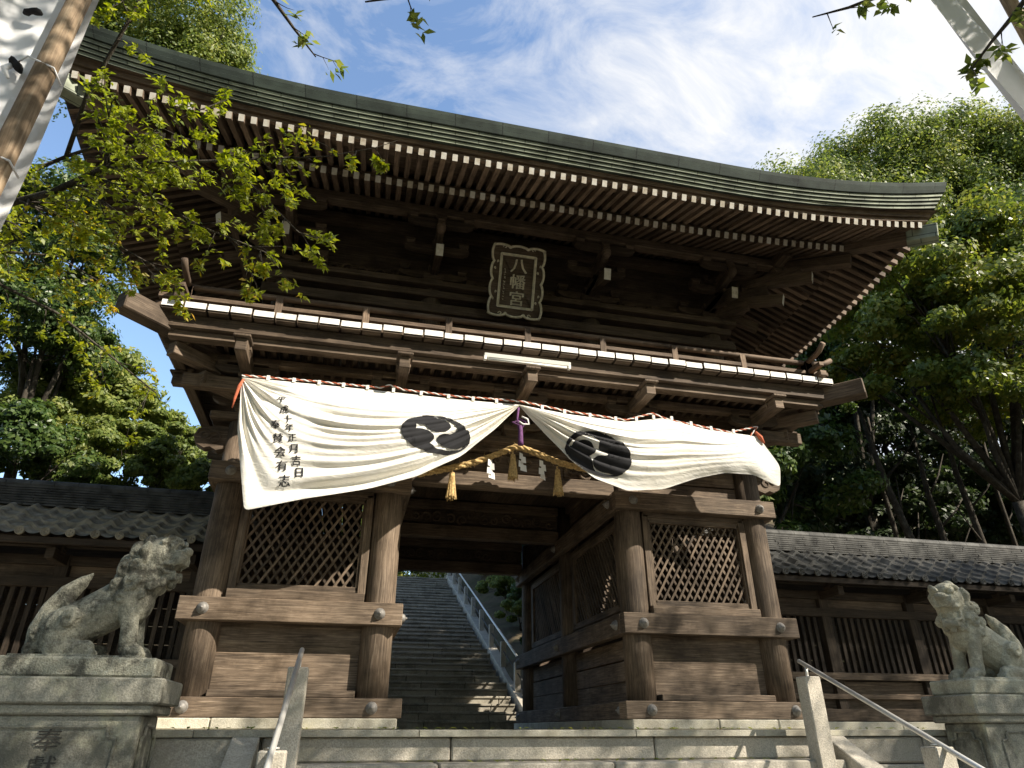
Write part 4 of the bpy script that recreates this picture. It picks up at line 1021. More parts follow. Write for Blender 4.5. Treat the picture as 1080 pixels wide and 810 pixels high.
# ------------------------------------------------------------------ guardian lions and pedestals
def pedestal(s, x0, x1, y0, y1, label):
    p = thing('lion_pedestal', (s * (x0 + x1) / 2, (y0 + y1) / 2, -1.6), label, 'pedestal')
    cx, cy = s * (x0 + x1) / 2, (y0 + y1) / 2; w, d = x1 - x0, y1 - y0
    mb = MB(); mb.box((cx, cy, .275), (w, d, .165)); mb.box((cx, cy, .16), (w - .08, d - .08, .065)); mb.build('cap_slab', M['pedstone'], p, bevel=.012)
    mb = MB(); mb.box((cx, cy, .425), (w - .17, d - .12, .13)); mb.build('top_block', M['lionstone' if s < 0 else 'lionstone_p'], p, bevel=.015)
    mb = MB(); mb.box((cx, cy, -.62), (w - .16, d - .14, 1.50), taper=.95); sh = mb.build('shaft', M['pedstone'], p, bevel=.015)
    mb = MB(); mb.box((cx, cy, -1.48), (w + .1, d + .1, .26)); mb.build('foot_slab', M['pedstone'], p, bevel=.02)
    yf = y0 + .07
    # recessed tablet with clipped corners: a raised rim round the field
    def rim(o, ax, hw, z0, z1, nrm):
        c = .07; q = [(-hw + c, z0), (hw - c, z0), (hw - c * .8, z0 + c * .8), (hw, z0 + c), (hw, z1 - c), (hw - c * .8, z1 - c * .8), (hw - c, z1), (-hw + c, z1), (-hw + c * .8, z1 - c * .8), (-hw, z1 - c), (-hw, z0 + c), (-hw + c * .8, z0 + c * .8)]
        m2 = MB(); pts = [Vector(o) + Vector(ax) * a + Vector((0, 0, b)) for a, b in q]
        for a, b in zip(pts, pts[1:] + pts[:1]): m2.tube([a, b], .012, 6)
        m2.build('tablet_rim', M['pedstone'], sh)
    tl = Vector((0, .019, 1)).normalized()
    rim((cx + s * 0, yf + .006, 0), (1, 0, 0), .41, -.30, .055, 0)
    rim((cx - s * ((w - .16) / 2 - .012), cy, 0), (0, 1, 0), (d - .14) / 2 - .08, -.30, .055, 0)
    p.location.z -= .04 if s < 0 else .075
    return p, yf
pL, yfL = pedestal(-1, 3.07, 4.36, -2.56, -1.90, 'mossy stone lion pedestal carved with two characters, left of the steps')
items = []
for ch, z in (('奉', -.02), ('獻', -.175)):
    V, F = text2d(ch, .165, 0); items.append((V * np.array([1.1, .85]) + np.array([-3.71, z]), F))
shL = [o for o in pL.children if o.name.startswith('shaft')][0]
for it in items: flat_decal([it], lambda x, z: Vector((x, yfL + .001 - .0125 * (z - .13), z))).build('character', M['carved'], shL)
pedestal(1, 3.62, 4.95, -2.56, -1.94, 'mossy stone lion pedestal with an empty tablet, right of the steps')

def lion(s, ox, oy, oz, label, mouth, turn, pitch):
    mb = MB(); sp = lambda c, r, sq=(1, 1, 1): mb.sphere(c, r, 9, 0, sq)
    def cap(pts, rs):
        for a, b, ra, rb in zip(pts[:-1], pts[1:], rs[:-1], rs[1:]):
            a, b = Vector(a), Vector(b); mb.tube([a, b], [ra, rb], 14)
        for a, r_ in zip(pts, rs): sp(a, r_)
    cap([(.20, 0, .15), (.36, 0, .24), (.52, 0, .33), (.62, 0, .37)], [.155, .145, .15, .155])
    sp((.66, 0, .36), .135, (.95, 1, 1.1))
    for q in (-1, 1):
        sp((.26, q * .105, .155), .15, (1, .55, 1.02)); cap([(.22, q * .14, .05), (.36, q * .155, .05), (.45, q * .16, .045)], [.055, .052, .056])
        cap([(.63, q * .085, .36), (.68, q * .095, .19), (.70, q * .095, .07)], [.085, .058, .06]); sp((.74, q * .098, .045), .075, (1.05, .9, .62))
        for k in range(4):
            sp((.795 + .006 * (1 if k in (1, 2) else 0), q * .098 + (k - 1.5) * .031, .030), .022, (1.3, .8, 1.1)); sp((.495, q * .16 + (k - 1.5) * .026, .028), .02, (1.3, .8, 1.1))
        # elbow tufts, mane curls
        def curl(c, r_, dirn=1):
            c = Vector(c); r_ = r_ * 1.18; sp(c, r_, (1, .55, 1))
            mb.tube([c + Vector((r_ * .8 * (1 - t * .8) * math.cos(t * 9 * dirn), q * r_ * (.35 + .25 * t), r_ * .8 * (1 - t * .8) * math.sin(t * 9 * dirn))) for t in np.linspace(0, 1, 16)], r_ * .32, 6)
        curl((.635, q * .125, .455), .062); curl((.765, q * .105, .465), .045, -1); curl((.555, q * .10, .545), .055); curl((.64, q * .125, .565), .052, -1); curl((.59, q * .135, .36), .045)
        curl((.60, q * .09, .645), .045); curl((.70, q * .11, .395), .038, -1); curl((.30, q * .165, .22), .06); curl((.665, q * .125, .27), .035); curl((.52, q * .115, .44), .04)
    for z, x in ((.50, .52), (.60, .53), (.69, .585), (.735, .66)): sp((x, 0, z), .06)
    # tail: upright flame with curls
    cap([(.05, 0, .05), (.055, 0, .17), (.10, 0, .28), (.17, 0, .38), (.25, 0, .46), (.305, 0, .515)], [.055, .07, .075, .07, .045, .012])
    for q in (-1, 1):
        for c, r_ in (((.075, q * .055, .135), .058), ((.125, q * .05, .235), .052), ((.05, q * .045, .055), .05), ((.19, q * .035, .33), .042)):
            sp(c, r_, (1, .6, 1)); c = Vector(c)
            mb.tube([c + Vector((r_ * .75 * (1 - t * .8) * math.cos(t * 9), q * r_ * (.4 + .25 * t), r_ * .75 * (1 - t * .8) * math.sin(t * 9))) for t in np.linspace(0, 1, 16)], r_ * .26, 6)
    n0 = len(mb.v)
    # neck, head
    cap([(.63, 0, .45), (.71, 0, .56)], [.15, .13])
    sp((.765, 0, .63), .125, (1.05, 1.0, 1.0)); sp((.77, 0, .70), .09, (1.1, 1.05, .55))
    mb.box((.865, 0, .615), (.14, .155, .075)); sp((.875, 0, .625), .08, (1, 1.0, .62)); sp((.945, 0, .655), .034, (.9, 1.5, .8))
    for q in (-1, 1):
        sp((.905, q * .055, .605), .04, (1, .9, .8)); sp((.862, q * .066, .690), .034); mb.tube([(.80, q * .11, .70), (.85, q * .085, .728), (.90, q * .045, .712), (.915, q * .02, .69)], [.018, .022, .02, .014], 8)
        sp((.925, q * .03, .652), .018); mb.tube([(.72, q * .115, .70), (.70, q * .14, .65), (.72, q * .13, .58)], [.02, .036, .014], 8)
        mb.tube([(.79, q * .09, .585), (.86, q * .085, .572), (.93, q * .05, .582)], .014, 6)
    dz = -.072 if mouth else -.026
    mb.box((.845, 0, .525 + dz), (.13, .13, .04)); sp((.855, 0, .528 + dz), .07, (1.05, 1, .5)); sp((.80, 0, .535 + dz * .6), .07, (.9, 1.1, .8))
    for q in (-1, 1):
        mb.tube([(.79, q * .085, .57), (.84, q * .082, .553 + dz), (.905, q * .045, .55 + dz)], .013, 6)
        if mouth: mb.tube([(.895, q * .05, .585), (.90, q * .05, .545)], [.013, .005], 6); mb.tube([(.885, q * .04, .53 + dz), (.885, q * .04, .575 + dz)], [.012, .004], 6)
        else: mb.tube([(.885, q * .06, .585), (.89, q * .062, .545)], [.013, .006], 6)
        sp((.83, q * .06, .495 + dz), .03); 
    sp((.87, 0, .49 + dz), .03)
    piv = Vector((.68, 0, .55)); Rm = Matrix.Rotation(turn, 4, 'Z') @ Matrix.Rotation(pitch, 4, 'Y')
    for i in range(n0, len(mb.v)): mb.v[i] = tuple(piv + (Rm @ (Vector(mb.v[i]) - piv)))
    # the statue is taller than the working block: stretch upward, and a slightly larger head
    for i in range(n0, len(mb.v)): mb.v[i] = tuple(piv + (Vector(mb.v[i]) - piv) * 1.10)
    mb.v = [(x, y, z * 1.17) for x, y, z in mb.v]
    mb.box((.42, 0, .0), (.86, .46, .03))
    mb.v = [(ox + s * x, oy + y, oz + z) for x, y, z in mb.v]
    if s < 0: mb.f = [f[::-1] for f in mb.f]; mb.uv = [u[::-1] for u in mb.uv]
    o = mb.build('guardian_lion', M['lionstone' if s > 0 else 'lionstone_p'], None, label, True, cat='statue')
    r = o.modifiers.new('remesh', 'REMESH'); r.mode = 'VOXEL'; r.voxel_size = .0075; r.use_smooth_shade = True
    sm = o.modifiers.new('smooth', 'SMOOTH'); sm.factor = .4; sm.iterations = 1
    tx = bpy.data.textures.new('pits', 'CLOUDS'); tx.noise_scale = .03; tx.noise_depth = 3
    dp = o.modifiers.new('weathering', 'DISPLACE'); dp.texture = tx; dp.strength = .007; dp.mid_level = .5
    return o
lion(1, -4.12, -2.22, .45, 'lichened stone guardian lion with closed jaws facing right on the left pedestal', False, R(-12), R(-3))
lion(-1, 4.68, -2.25, .415, 'pale stone guardian lion with open mouth on the right pedestal', True, R(-30), R(6))

# ------------------------------------------------------------------ handrails of the front steps
def handrail(s, label):
    h = thing('handrail', (s * 2.2, -2.3, -.2), label, 'handrail')
    sl = RIS / TR; x = s * 2.2
    mb = MB(); mb.box((x, -2.26, .09), (.15, .15, .66)); mb.box((x, -2.26, -.5), (.15, .15, .55)); mb.build('granite_post', M['granite'], h, bevel=.008)
    yy = -3.55; zz = -.055; mb = MB(); mb.box((x, yy, zz - .37), (.15, .15, .64)); mb.build('granite_post', M['granite'], h, bevel=.008)
    yy2 = -4.9; mb = MB(); mb.box((x, yy2, -1.15), (.15, .15, .9)); mb.build('granite_post', M['granite'], h, bevel=.008)
    a = Vector((x, -2.18, .555)); b = Vector((x, -5.1, .555 - 2.92 * .46))
    mb = MB(); mb.tube([a, a.lerp(b, .5), b], .019, 12); mb.sphere(a, .019, 6); mb.sphere(b, .019, 6); mb.build('rail', M['steel'], h, smooth=True)
    for yy in (-2.26, -3.55, -4.9):
        zr_ = .555 - (-2.18 - yy) * .46; zb = {-2.26: .41, -3.55: -.10, -4.9: -.71}[yy]
        mb = MB(); mb.tube([(x, yy, zb), (x, yy, zr_ - .01)], .013, 10); mb.lathe([(.035, 0), (.035, .008), (.014, .01)], (x, yy, zb + .003), n=12); mb.build('bracket', M['steel'], h, smooth=True)
handrail(-1, 'steel pipe handrail on granite posts left of the front steps'); handrail(1, 'steel pipe handrail on granite posts right of the front steps')
# handrail of the long stairway
h = thing('stairway_handrail', (1.95, 12, 2), 'long steel handrail on grey stone posts climbing the stairway behind the gate', 'handrail')
XR = 1.97; g = SR / ST
def stz(y): return max(0, (y - S0) * g)
mb = MB(); mb.beam((XR + .02, S0 - .1, .05), (XR + .02, S0 + 13.8, stz(S0 + 13.8) + .10), .26, .22); mb.beam((XR + .02, S0 - .1, -.2), (XR + .02, S0 + 13.8, stz(S0 + 13.8) - .2), .24, .4); mb.build('stringer', M['granite'], h, bevel=.01)
for k in range(10):
    y = S0 - .1 + k * 1.53; mb = MB(); mb.box((XR, y, stz(y) + .33), (.13, .13, .92)); mb.build('stone_post', M['granite'], h, bevel=.008)
mb = MB(); mb.tube([(XR, S0 - .25, .82), (XR, S0 + 13.9, stz(S0 + 13.9) + .9)], .028, 10); mb.build('rail', M['steel'], h, smooth=True)
mb = MB(); mb.tube([(XR, S0 - .2, .5), (XR, S0 + 13.9, stz(S0 + 13.9) + .55)], .015, 8); mb.build('lower_rail', M['iron'], h, smooth=True)
# distant shrine building at the head of the stairs
b = thing('shrine_building', (3.2, 23, 5.5), 'small shrine building with red painted eaves at the head of the stairway', 'building')
mb = MB(); mb.box((4.6, 24.5, 6.9), (3.6, 3, 2.4)); mb.build('wall', M['wood_d'], b)
mb = MB(); mb.prism([(-2.7, 0), (2.7, 0), (2.6, .14), (0, 1.7), (-2.6, .14)], (4.6, 22.4, 8.0), (1, 0, 0), (0, 0, 1), (0, 4.2, 0)); mb.build('roof', M['redroof'], b)

# ------------------------------------------------------------------ vegetation
def leaves_mesh(name, C, N, D, L_, Wd, mat, fold=.25):
    """one diamond leaf per row: C centre, N normal, D direction along the leaf"""
    n = len(C); N = N / np.linalg.norm(N, axis=1, keepdims=True); D = D - N * (D * N).sum(1, keepdims=True); D = D / (np.linalg.norm(D, axis=1, keepdims=True) + 1e-9); B = np.cross(N, D)
    L_ = L_[:, None]; Wd = Wd[:, None]
    V = np.stack([C - D * L_ * .5, C + B * Wd * .5 - D * L_ * .05 + N * Wd * fold * .5, C + D * L_ * .5, C - B * Wd * .5 - D * L_ * .05 + N * Wd * fold * .5], 1).reshape(-1, 3)
    me = bpy.data.meshes.new(name); me.vertices.add(4 * n); me.vertices.foreach_set('co', V.ravel())
    me.loops.add(4 * n); me.loops.foreach_set('vertex_index', np.arange(4 * n, dtype=np.int32)); me.polygons.add(n)
    me.polygons.foreach_set('loop_start', np.arange(0, 4 * n, 4, dtype=np.int32)); me.polygons.foreach_set('loop_total', np.full(n, 4, np.int32))
    me.materials.append(mat); me.update(calc_edges=True); me.validate(); return me
def unit(r, n):
    v = r.normal(0, 1, (n, 3)); return v / np.linalg.norm(v, axis=1, keepdims=True)
def crown_points(lobes, n, r, clump=.38, shell=.58, per=330):
    vol = np.array([a[1][0] * a[1][1] * a[1][2] for a in lobes]) ** .72; cnt = (n * vol / vol.sum()).astype(int); Cs, Ns = [], []
    for (c, rad), k in zip(lobes, cnt):
        c = np.array(c); rad = np.array(rad); m = max(3, k // per)
        d = unit(r, m); d[:, 2] = np.where(d[:, 2] < -.5, -d[:, 2], d[:, 2]); rr = shell + (1.02 - shell) * r.random(m) ** .6
        cc = c + d * rad * rr[:, None]; cr = clump * rad.mean() * r.uniform(.55, 1.25, m)
        idx = r.integers(0, m, k); e = unit(r, k); e[:, 2] = np.where(e[:, 2] < 0, e[:, 2] * .55, e[:, 2]); q = r.random(k) ** .38
        P = cc[idx] + e * (cr[idx] * q)[:, None] * np.array([1.1, 1.1, .8]); Cs.append(P); Ns.append(e * .9 + d[idx] * .3 + np.array([0, 0, .15]) + unit(r, k) * .7)
    return np.concatenate(Cs), np.concatenate(Ns)
def tree(label, base, lobes, n, size, mat, seed, trunk_r=.18, group=None, name='tree', clump=.38, bark='bark', shell=.58, limbs=True, trunk_to=None):
    r = np.random.default_rng(seed); bx, by = base; bz = float(terrain(bx, by)) - .1
    t = thing(name, (bx, by, bz), label, 'tree' if 'shrub' not in name else 'shrub', group)
    n = int(n * 2.1); size = size * 1.15
    C, N = crown_points(lobes, n, r, clump, shell); sz = size * r.uniform(.65, 1.25, len(C))
    D = unit(r, len(C)) + np.array([0, 0, -.35])
    me = leaves_mesh('crown', C - np.array([bx, by, bz]), N, D, sz, sz * r.uniform(.45, .62, len(C)), M[mat]); link('crown', me, t, (bx, by, bz))
    mb = MB(); cen = np.mean([l[0] for l in lobes], 0) if trunk_to is None else np.array(trunk_to)
    p0 = Vector((bx, by, bz)); fk = p0.lerp(Vector(cen), .55) + Vector((r.uniform(-.15, .15), r.uniform(-.15, .15), 0))
    mb.tube([p0, p0.lerp(fk, .35) + Vector((r.uniform(-.1, .1), 0, 0)), p0.lerp(fk, .7) + Vector((r.uniform(-.1, .1), 0, 0)), fk], [trunk_r * 1.25, trunk_r, trunk_r * .85, trunk_r * .7], 10)
    if limbs:
        for c, rad in lobes:
            c = Vector(c); mid = fk.lerp(c, .5) + Vector(r.uniform(-.2, .2, 3)); mb.tube([fk, mid, c], [trunk_r * .5, trunk_r * .35, trunk_r * .15], 7)
            for k in range(5):
                e = c + Vector(unit(r, 1)[0] * np.array(rad) * .8); mb.tube([mid.lerp(c, r.uniform(.3, 1)), c.lerp(e, .5) + Vector(r.uniform(-.1, .1, 3)), e], [trunk_r * .18, trunk_r * .11, .008], 5)
    mb.build('trunk', M[bark], t, smooth=True)
    return t
def lob(x, y, d, r, sq=(1, 1, .85)): p = at(x, y, d); return ((p.x, p.y, p.z), (r * sq[0], r * sq[1], r * sq[2]))
def bxy(x, y, d): p = at(x, y, d); return (p.x, p.y)
# right hillside
G = 'evergreen trees on the hillside right of the gate'
tree('tall rounded camphor tree rising just above the right roof corner', bxy(850, 260, 24), [lob(850, 232, 24, 2.3), lob(800, 262, 24.5, 2.0), lob(890, 262, 23.5, 2.2), lob(850, 300, 23, 2.2)], 34000, .115, 'lf_mid', 1, .22, G, 'camphor_tree')
tree('tall camphor tree with a domed crown against the bright sky, right of the roof tip', bxy(935, 260, 25), [lob(930, 190, 25, 2.4), lob(895, 212, 25, 1.9), lob(970, 215, 24.5, 2.1), lob(930, 262, 24, 2.5)], 34000, .115, 'lf_mid', 2, .22, G, 'camphor_tree')
tree('tallest camphor crown at the top right, under the white banner', bxy(1020, 260, 25), [lob(1005, 175, 25, 2.1), lob(1050, 190, 25.5, 2.3), lob(1010, 245, 24, 2.6)], 34000, .115, 'lf_mid', 3, .24, G, 'camphor_tree')
tree('camphor crown cut by the right edge of the picture', bxy(1100, 270, 24), [lob(1090, 180, 24, 2.5), lob(1125, 220, 24, 2.6), lob(1085, 260, 23, 2.4)], 30000, .115, 'lf_mid', 4, .24, G, 'camphor_tree')
tree('dark evergreen tree behind the right end of the balcony', bxy(880, 380, 19.5), [lob(880, 345, 20, 2.1), lob(850, 400, 20, 1.9), lob(920, 380, 19.5, 2.0), lob(835, 450, 20, 1.7)], 22000, .115, 'lf_dark', 5, .2, G, 'evergreen_tree')
tree('dark evergreen tree filling the gap under the camphor crowns at the right edge', bxy(1060, 330, 20), [lob(1060, 300, 20.5, 2.5), lob(990, 320, 21, 2.3), lob(1110, 360, 20, 2.4)], 22000, .115, 'lf_dark', 6, .2, G, 'evergreen_tree')
tree('loose yellowing cherry tree spreading over the right corridor', (13.4, 4.1), [lob(960, 300, 15.6, 1.15), lob(1010, 265, 16, 1.2), lob(1065, 250, 16, 1.2), lob(925, 350, 15.8, 1.0), lob(985, 350, 15.2, 1.3), lob(1055, 340, 15.2, 1.4), lob(905, 400, 15.8, .8), lob(960, 410, 15.4, 1.0), lob(1030, 420, 15, 1.2), lob(1090, 430, 15, 1.3), lob(1095, 320, 15.4, 1.3)], 20000, .13, 'lf_yel', 7, .17, None, 'cherry_tree', .5)
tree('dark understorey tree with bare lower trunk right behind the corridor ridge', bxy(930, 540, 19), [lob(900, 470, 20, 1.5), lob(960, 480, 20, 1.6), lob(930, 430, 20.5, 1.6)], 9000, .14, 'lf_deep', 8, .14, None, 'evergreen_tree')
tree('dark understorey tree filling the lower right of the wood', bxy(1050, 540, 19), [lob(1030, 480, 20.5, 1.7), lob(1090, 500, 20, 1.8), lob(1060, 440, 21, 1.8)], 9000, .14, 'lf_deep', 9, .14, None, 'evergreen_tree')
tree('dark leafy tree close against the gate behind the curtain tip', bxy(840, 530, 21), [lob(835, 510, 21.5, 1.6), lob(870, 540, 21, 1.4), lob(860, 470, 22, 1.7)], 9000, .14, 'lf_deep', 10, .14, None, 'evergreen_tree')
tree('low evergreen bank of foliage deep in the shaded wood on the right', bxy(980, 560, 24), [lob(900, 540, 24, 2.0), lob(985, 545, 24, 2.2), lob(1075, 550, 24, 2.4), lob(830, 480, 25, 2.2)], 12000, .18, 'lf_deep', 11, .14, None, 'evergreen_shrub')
for k, (x0, x1, y1, d, rr_) in enumerate(((985, 905, 430, 16.2, .10), (945, 915, 440, 17, .07), (1000, 960, 450, 16.4, .085), (1040, 985, 420, 16.0, .08), (1065, 1030, 440, 17, .06))):
    a = at(x0, 590, d); b_ = at(x1, y1, d + .4); bz = float(terrain(a.x, a.y)); a = Vector((a.x, a.y, min(bz, a.z)))
    mb = MB(); m1 = a.lerp(b_, .4) + Vector((.12, 0, .05)); mb.tube([a, m1, a.lerp(b_, .75) + Vector((-.06, 0, 0)), b_], [rr_ * 1.3, rr_, rr_ * .8, rr_ * .4], 9)
    for q in range(4):
        st = m1.lerp(b_, .2 + .2 * q); e = st + Vector((random.uniform(-1, 1), random.uniform(-.5, .5), random.uniform(.4, 1.2))); mb.tube([st, st.lerp(e, .5) + Vector((0, 0, -.08)), e], [rr_ * .4, rr_ * .25, .008], 6)
    lab = ['thick slanting bare trunk nearest the gate among the dark wood', 'thin bare trunk second from the gate in the dark wood', 'straight bare trunk in the middle of the dark wood', 'leaning bare trunk with spread limbs near the right lion', 'thinnest bare trunk at the right of the dark wood'][k]
    tt = thing('tree', a, lab, 'tree', 'bare trunks in the wood on the right'); mb.build('trunk', M['bark'], tt, smooth=True)
    cc = [((b_.x + random.uniform(-.6, .6), b_.y, b_.z + random.uniform(.2, .7)), (.7, .7, .5)) for _ in range(3)]; r = np.random.default_rng(60 + k); C, N = crown_points(cc, 1500, r)
    sz = .13 * r.uniform(.7, 1.2, len(C)); me = leaves_mesh('crown', C - np.array(a), N, unit(r, len(C)), sz, sz * .5, M['lf_dark']); link('crown', me, tt, a)
for k, (x, y, d, r0, lab) in enumerate(((845, 500, 17.5, 1.3, 'dark bush beside the gate above the start of the right corridor'), (905, 520, 18.5, 1.4, 'dark bush between the thick trunk and the gate'), (970, 530, 18, 1.4, 'dark bush between the slanting trunks'), (1030, 535, 18.5, 1.5, 'dark bush beyond the leaning trunk above the right lion'), (1095, 540, 18, 1.6, 'dark bush at the right edge above the corridor ridge'))):
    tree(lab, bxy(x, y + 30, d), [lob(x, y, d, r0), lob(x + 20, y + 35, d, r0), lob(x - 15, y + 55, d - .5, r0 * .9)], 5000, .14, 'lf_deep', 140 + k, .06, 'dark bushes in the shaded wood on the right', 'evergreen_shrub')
tree('tall slim evergreen standing close behind the right corridor next to the gate', (7.4, 5.6), [((7.4, 5.6, 7.6), (1.7, 1.7, 2.2)), ((8.2, 5.2, 5.2), (1.6, 1.5, 1.6)), ((7.0, 6.2, 9.6), (1.3, 1.3, 1.3)), ((6.2, 4.6, 5.4), (1.1, 1.1, 1.0)), ((6.6, 5.0, 3.9), (1.2, 1.0, 1.0))], 11000, .15, 'lf_dark', 150, .13, None, 'evergreen_tree')
# left side
tree('large camphor tree whose crown rises behind the left end of the roof', bxy(190, 120, 23), [lob(175, 30, 23, 2.7), lob(120, -20, 23.5, 2.4), lob(225, 62, 23, 1.5), lob(190, 110, 23, 2.6), lob(90, 60, 22, 2.4)], 36000, .12, 'lf_mid', 21, .25, None, 'camphor_tree')
tree('dark glossy evergreen tree at the left edge above the corridor', bxy(60, 430, 16), [lob(30, 250, 16, 1.8), lob(90, 290, 16, 1.25), lob(40, 360, 15.5, 1.6), lob(100, 215, 16.5, 1.2), lob(15, 320, 15.5, 1.3), lob(70, 385, 16, 1.1)], 26000, .11, 'lf_dark', 22, .16, None, 'evergreen_tree')
tree('small bright green tree above the left corridor ridge', bxy(90, 480, 17), [lob(95, 395, 17, 1.05), lob(60, 440, 16.5, 1.2), lob(125, 440, 17, 1.0), lob(60, 380, 17.2, .9)], 16000, .12, 'lf_mid', 23, .1, None, 'broadleaf_tree')
tree('low dark bush left of the corridor ridge under the trees', bxy(30, 500, 14), [lob(20, 470, 14, 1.0), lob(60, 490, 14, .8)], 7000, .11, 'lf_dark', 24, .08, None, 'evergreen_shrub')
tree('rounded green maple behind the corridor, beside the left gate column', bxy(170, 500, 18), [lob(165, 465, 18, .85), lob(140, 485, 17.5, .8), lob(195, 488, 18.5, .75)], 8000, .11, 'lf_mid', 25, .08, None, 'maple_tree')
tree('leafy green hedge along the left corridor ridge below the patch of blue sky', bxy(110, 510, 15.5), [lob(95, 480, 15.5, .75), lob(135, 470, 16, .8), lob(170, 492, 15.5, .65), lob(60, 470, 15.5, .8), lob(205, 500, 16, .6), *[lob(85 + 26 * q, 503 + 2 * q, 15.5, .62) for q in range(6)], lob(150, 452, 16.5, .75), lob(185, 470, 16.5, .6), lob(20, 455, 15.5, .9)], 28000, .10, 'lf_mid', 27, .06, None, 'evergreen_shrub')
tree('sunlit yellow green bush far behind the left gate column', bxy(215, 500, 24), [lob(212, 492, 24, 1.0), lob(190, 505, 23, .8), lob(225, 470, 26, 1.0)], 6000, .13, 'lf_yel', 26, .08, None, 'deciduous_shrub')
# top of the stairway and the bank beside it
tree('sunlit yellow green maple beyond the head of the stairway', (.2, 27), [((-1.5, 25, 7.0), (2.4, 2, 1.6)), ((1.3, 26, 7.2), (2.4, 2, 1.7)), ((-3.5, 24, 7.0), (2, 2, 1.8)), ((0, 29, 10), (3, 2, 1.8))], 12000, .16, 'lf_yel', 31, .15, None, 'maple_tree')
bank = [(2.75, 9.4, .38, 'lf_dark', 'small clipped bush lowest on the bank beside the stairway'), (2.8, 11.4, .55, 'lf_mid', 'round clipped azalea half way up the bank by the stairway'), (3.5, 12.6, .7, 'lf_dark', 'dark rounded camellia above the azalea on the bank'), (2.9, 14.6, .62, 'lf_mid', 'light green azalea high on the bank near the stair rail'), (4.4, 15.0, .9, 'lf_dark', 'large dark camellia high on the bank seen through the gate'), (3.3, 18.0, .9, 'lf_mid', 'loose green shrub near the top of the stair rail'), (5.6, 19.0, 1.6, 'lf_dark', 'tall dark evergreen shrub at the back of the bank')]
for k, (x, y, r0, mt, lab) in enumerate(bank):
    z = float(terrain(x, y)); tree(lab, (x, y), [((x, y, z + r0 * .75), (r0, r0, r0 * .8)), ((x + r0 * .5, y + .2, z + r0 * .6), (r0 * .7, r0 * .7, r0 * .6))], int(4500 * (r0 / .6) ** 1.3), .075 if r0 < 1 else .1, mt, 40 + k, .04, 'bushes on the bank beside the stairway', 'evergreen_shrub', .3)
# bank trees shading the stairway; unseen ring round the approach added to block skylight
for k, (x, y, z, r0, lab) in enumerate(((5.6, 9.5, 7.6, 2.5, 'tall evergreen on the bank above the stairway, hidden behind the gate'), (4.9, 13, 9.6, 2.7, 'second tall evergreen on the bank above the stairway'), (4.5, 17, 11.4, 2.7, 'tall evergreen near the head of the stairway'), (8.0, 12.5, 9.2, 2.8, 'broad evergreen behind the bank above the stairway'))):
    tree(lab, (x, y), [((x, y, z), (r0, r0, r0 * .9)), ((x - 1.2, y - .6, z - .8), (r0 * .7, r0 * .7, r0 * .6)), ((x + 1, y + 1, z + .9), (r0 * .8,) * 3)], 9000, .24, 'lf_dark', 80 + k, .2, 'tall trees above the stairway', 'evergreen_tree')
ring = [(-13, -6, 13), (-14, 1, 12), (-13, -13, 17), (-8, -17, 19), (-2, -15, 17), (1.5, -17, 17), (12, -19, 11), (15, -16, 10), (20, -17, 15), (22, -9, 11), (-18, -4, 15), (-3, -22, 21), (3, -23, 20), (18, -2, 8)]
for k, (x, y, h_) in enumerate(ring):
    tree('broad unseen evergreen added beside the approach to block sky light', (x, y), [((x, y, h_ * .42), (3.6, 3.6, h_ * .40)), ((x + 1.8, y, h_ * .72), (3.0, 3.0, h_ * .27)), ((x - 1.8, y - 1, h_ * .6), (3, 3, h_ * .3))], 4200, .55, 'lf_dark', 100 + k, .25, 'unseen evergreens added to block sky light', 'evergreen_tree', limbs=False)
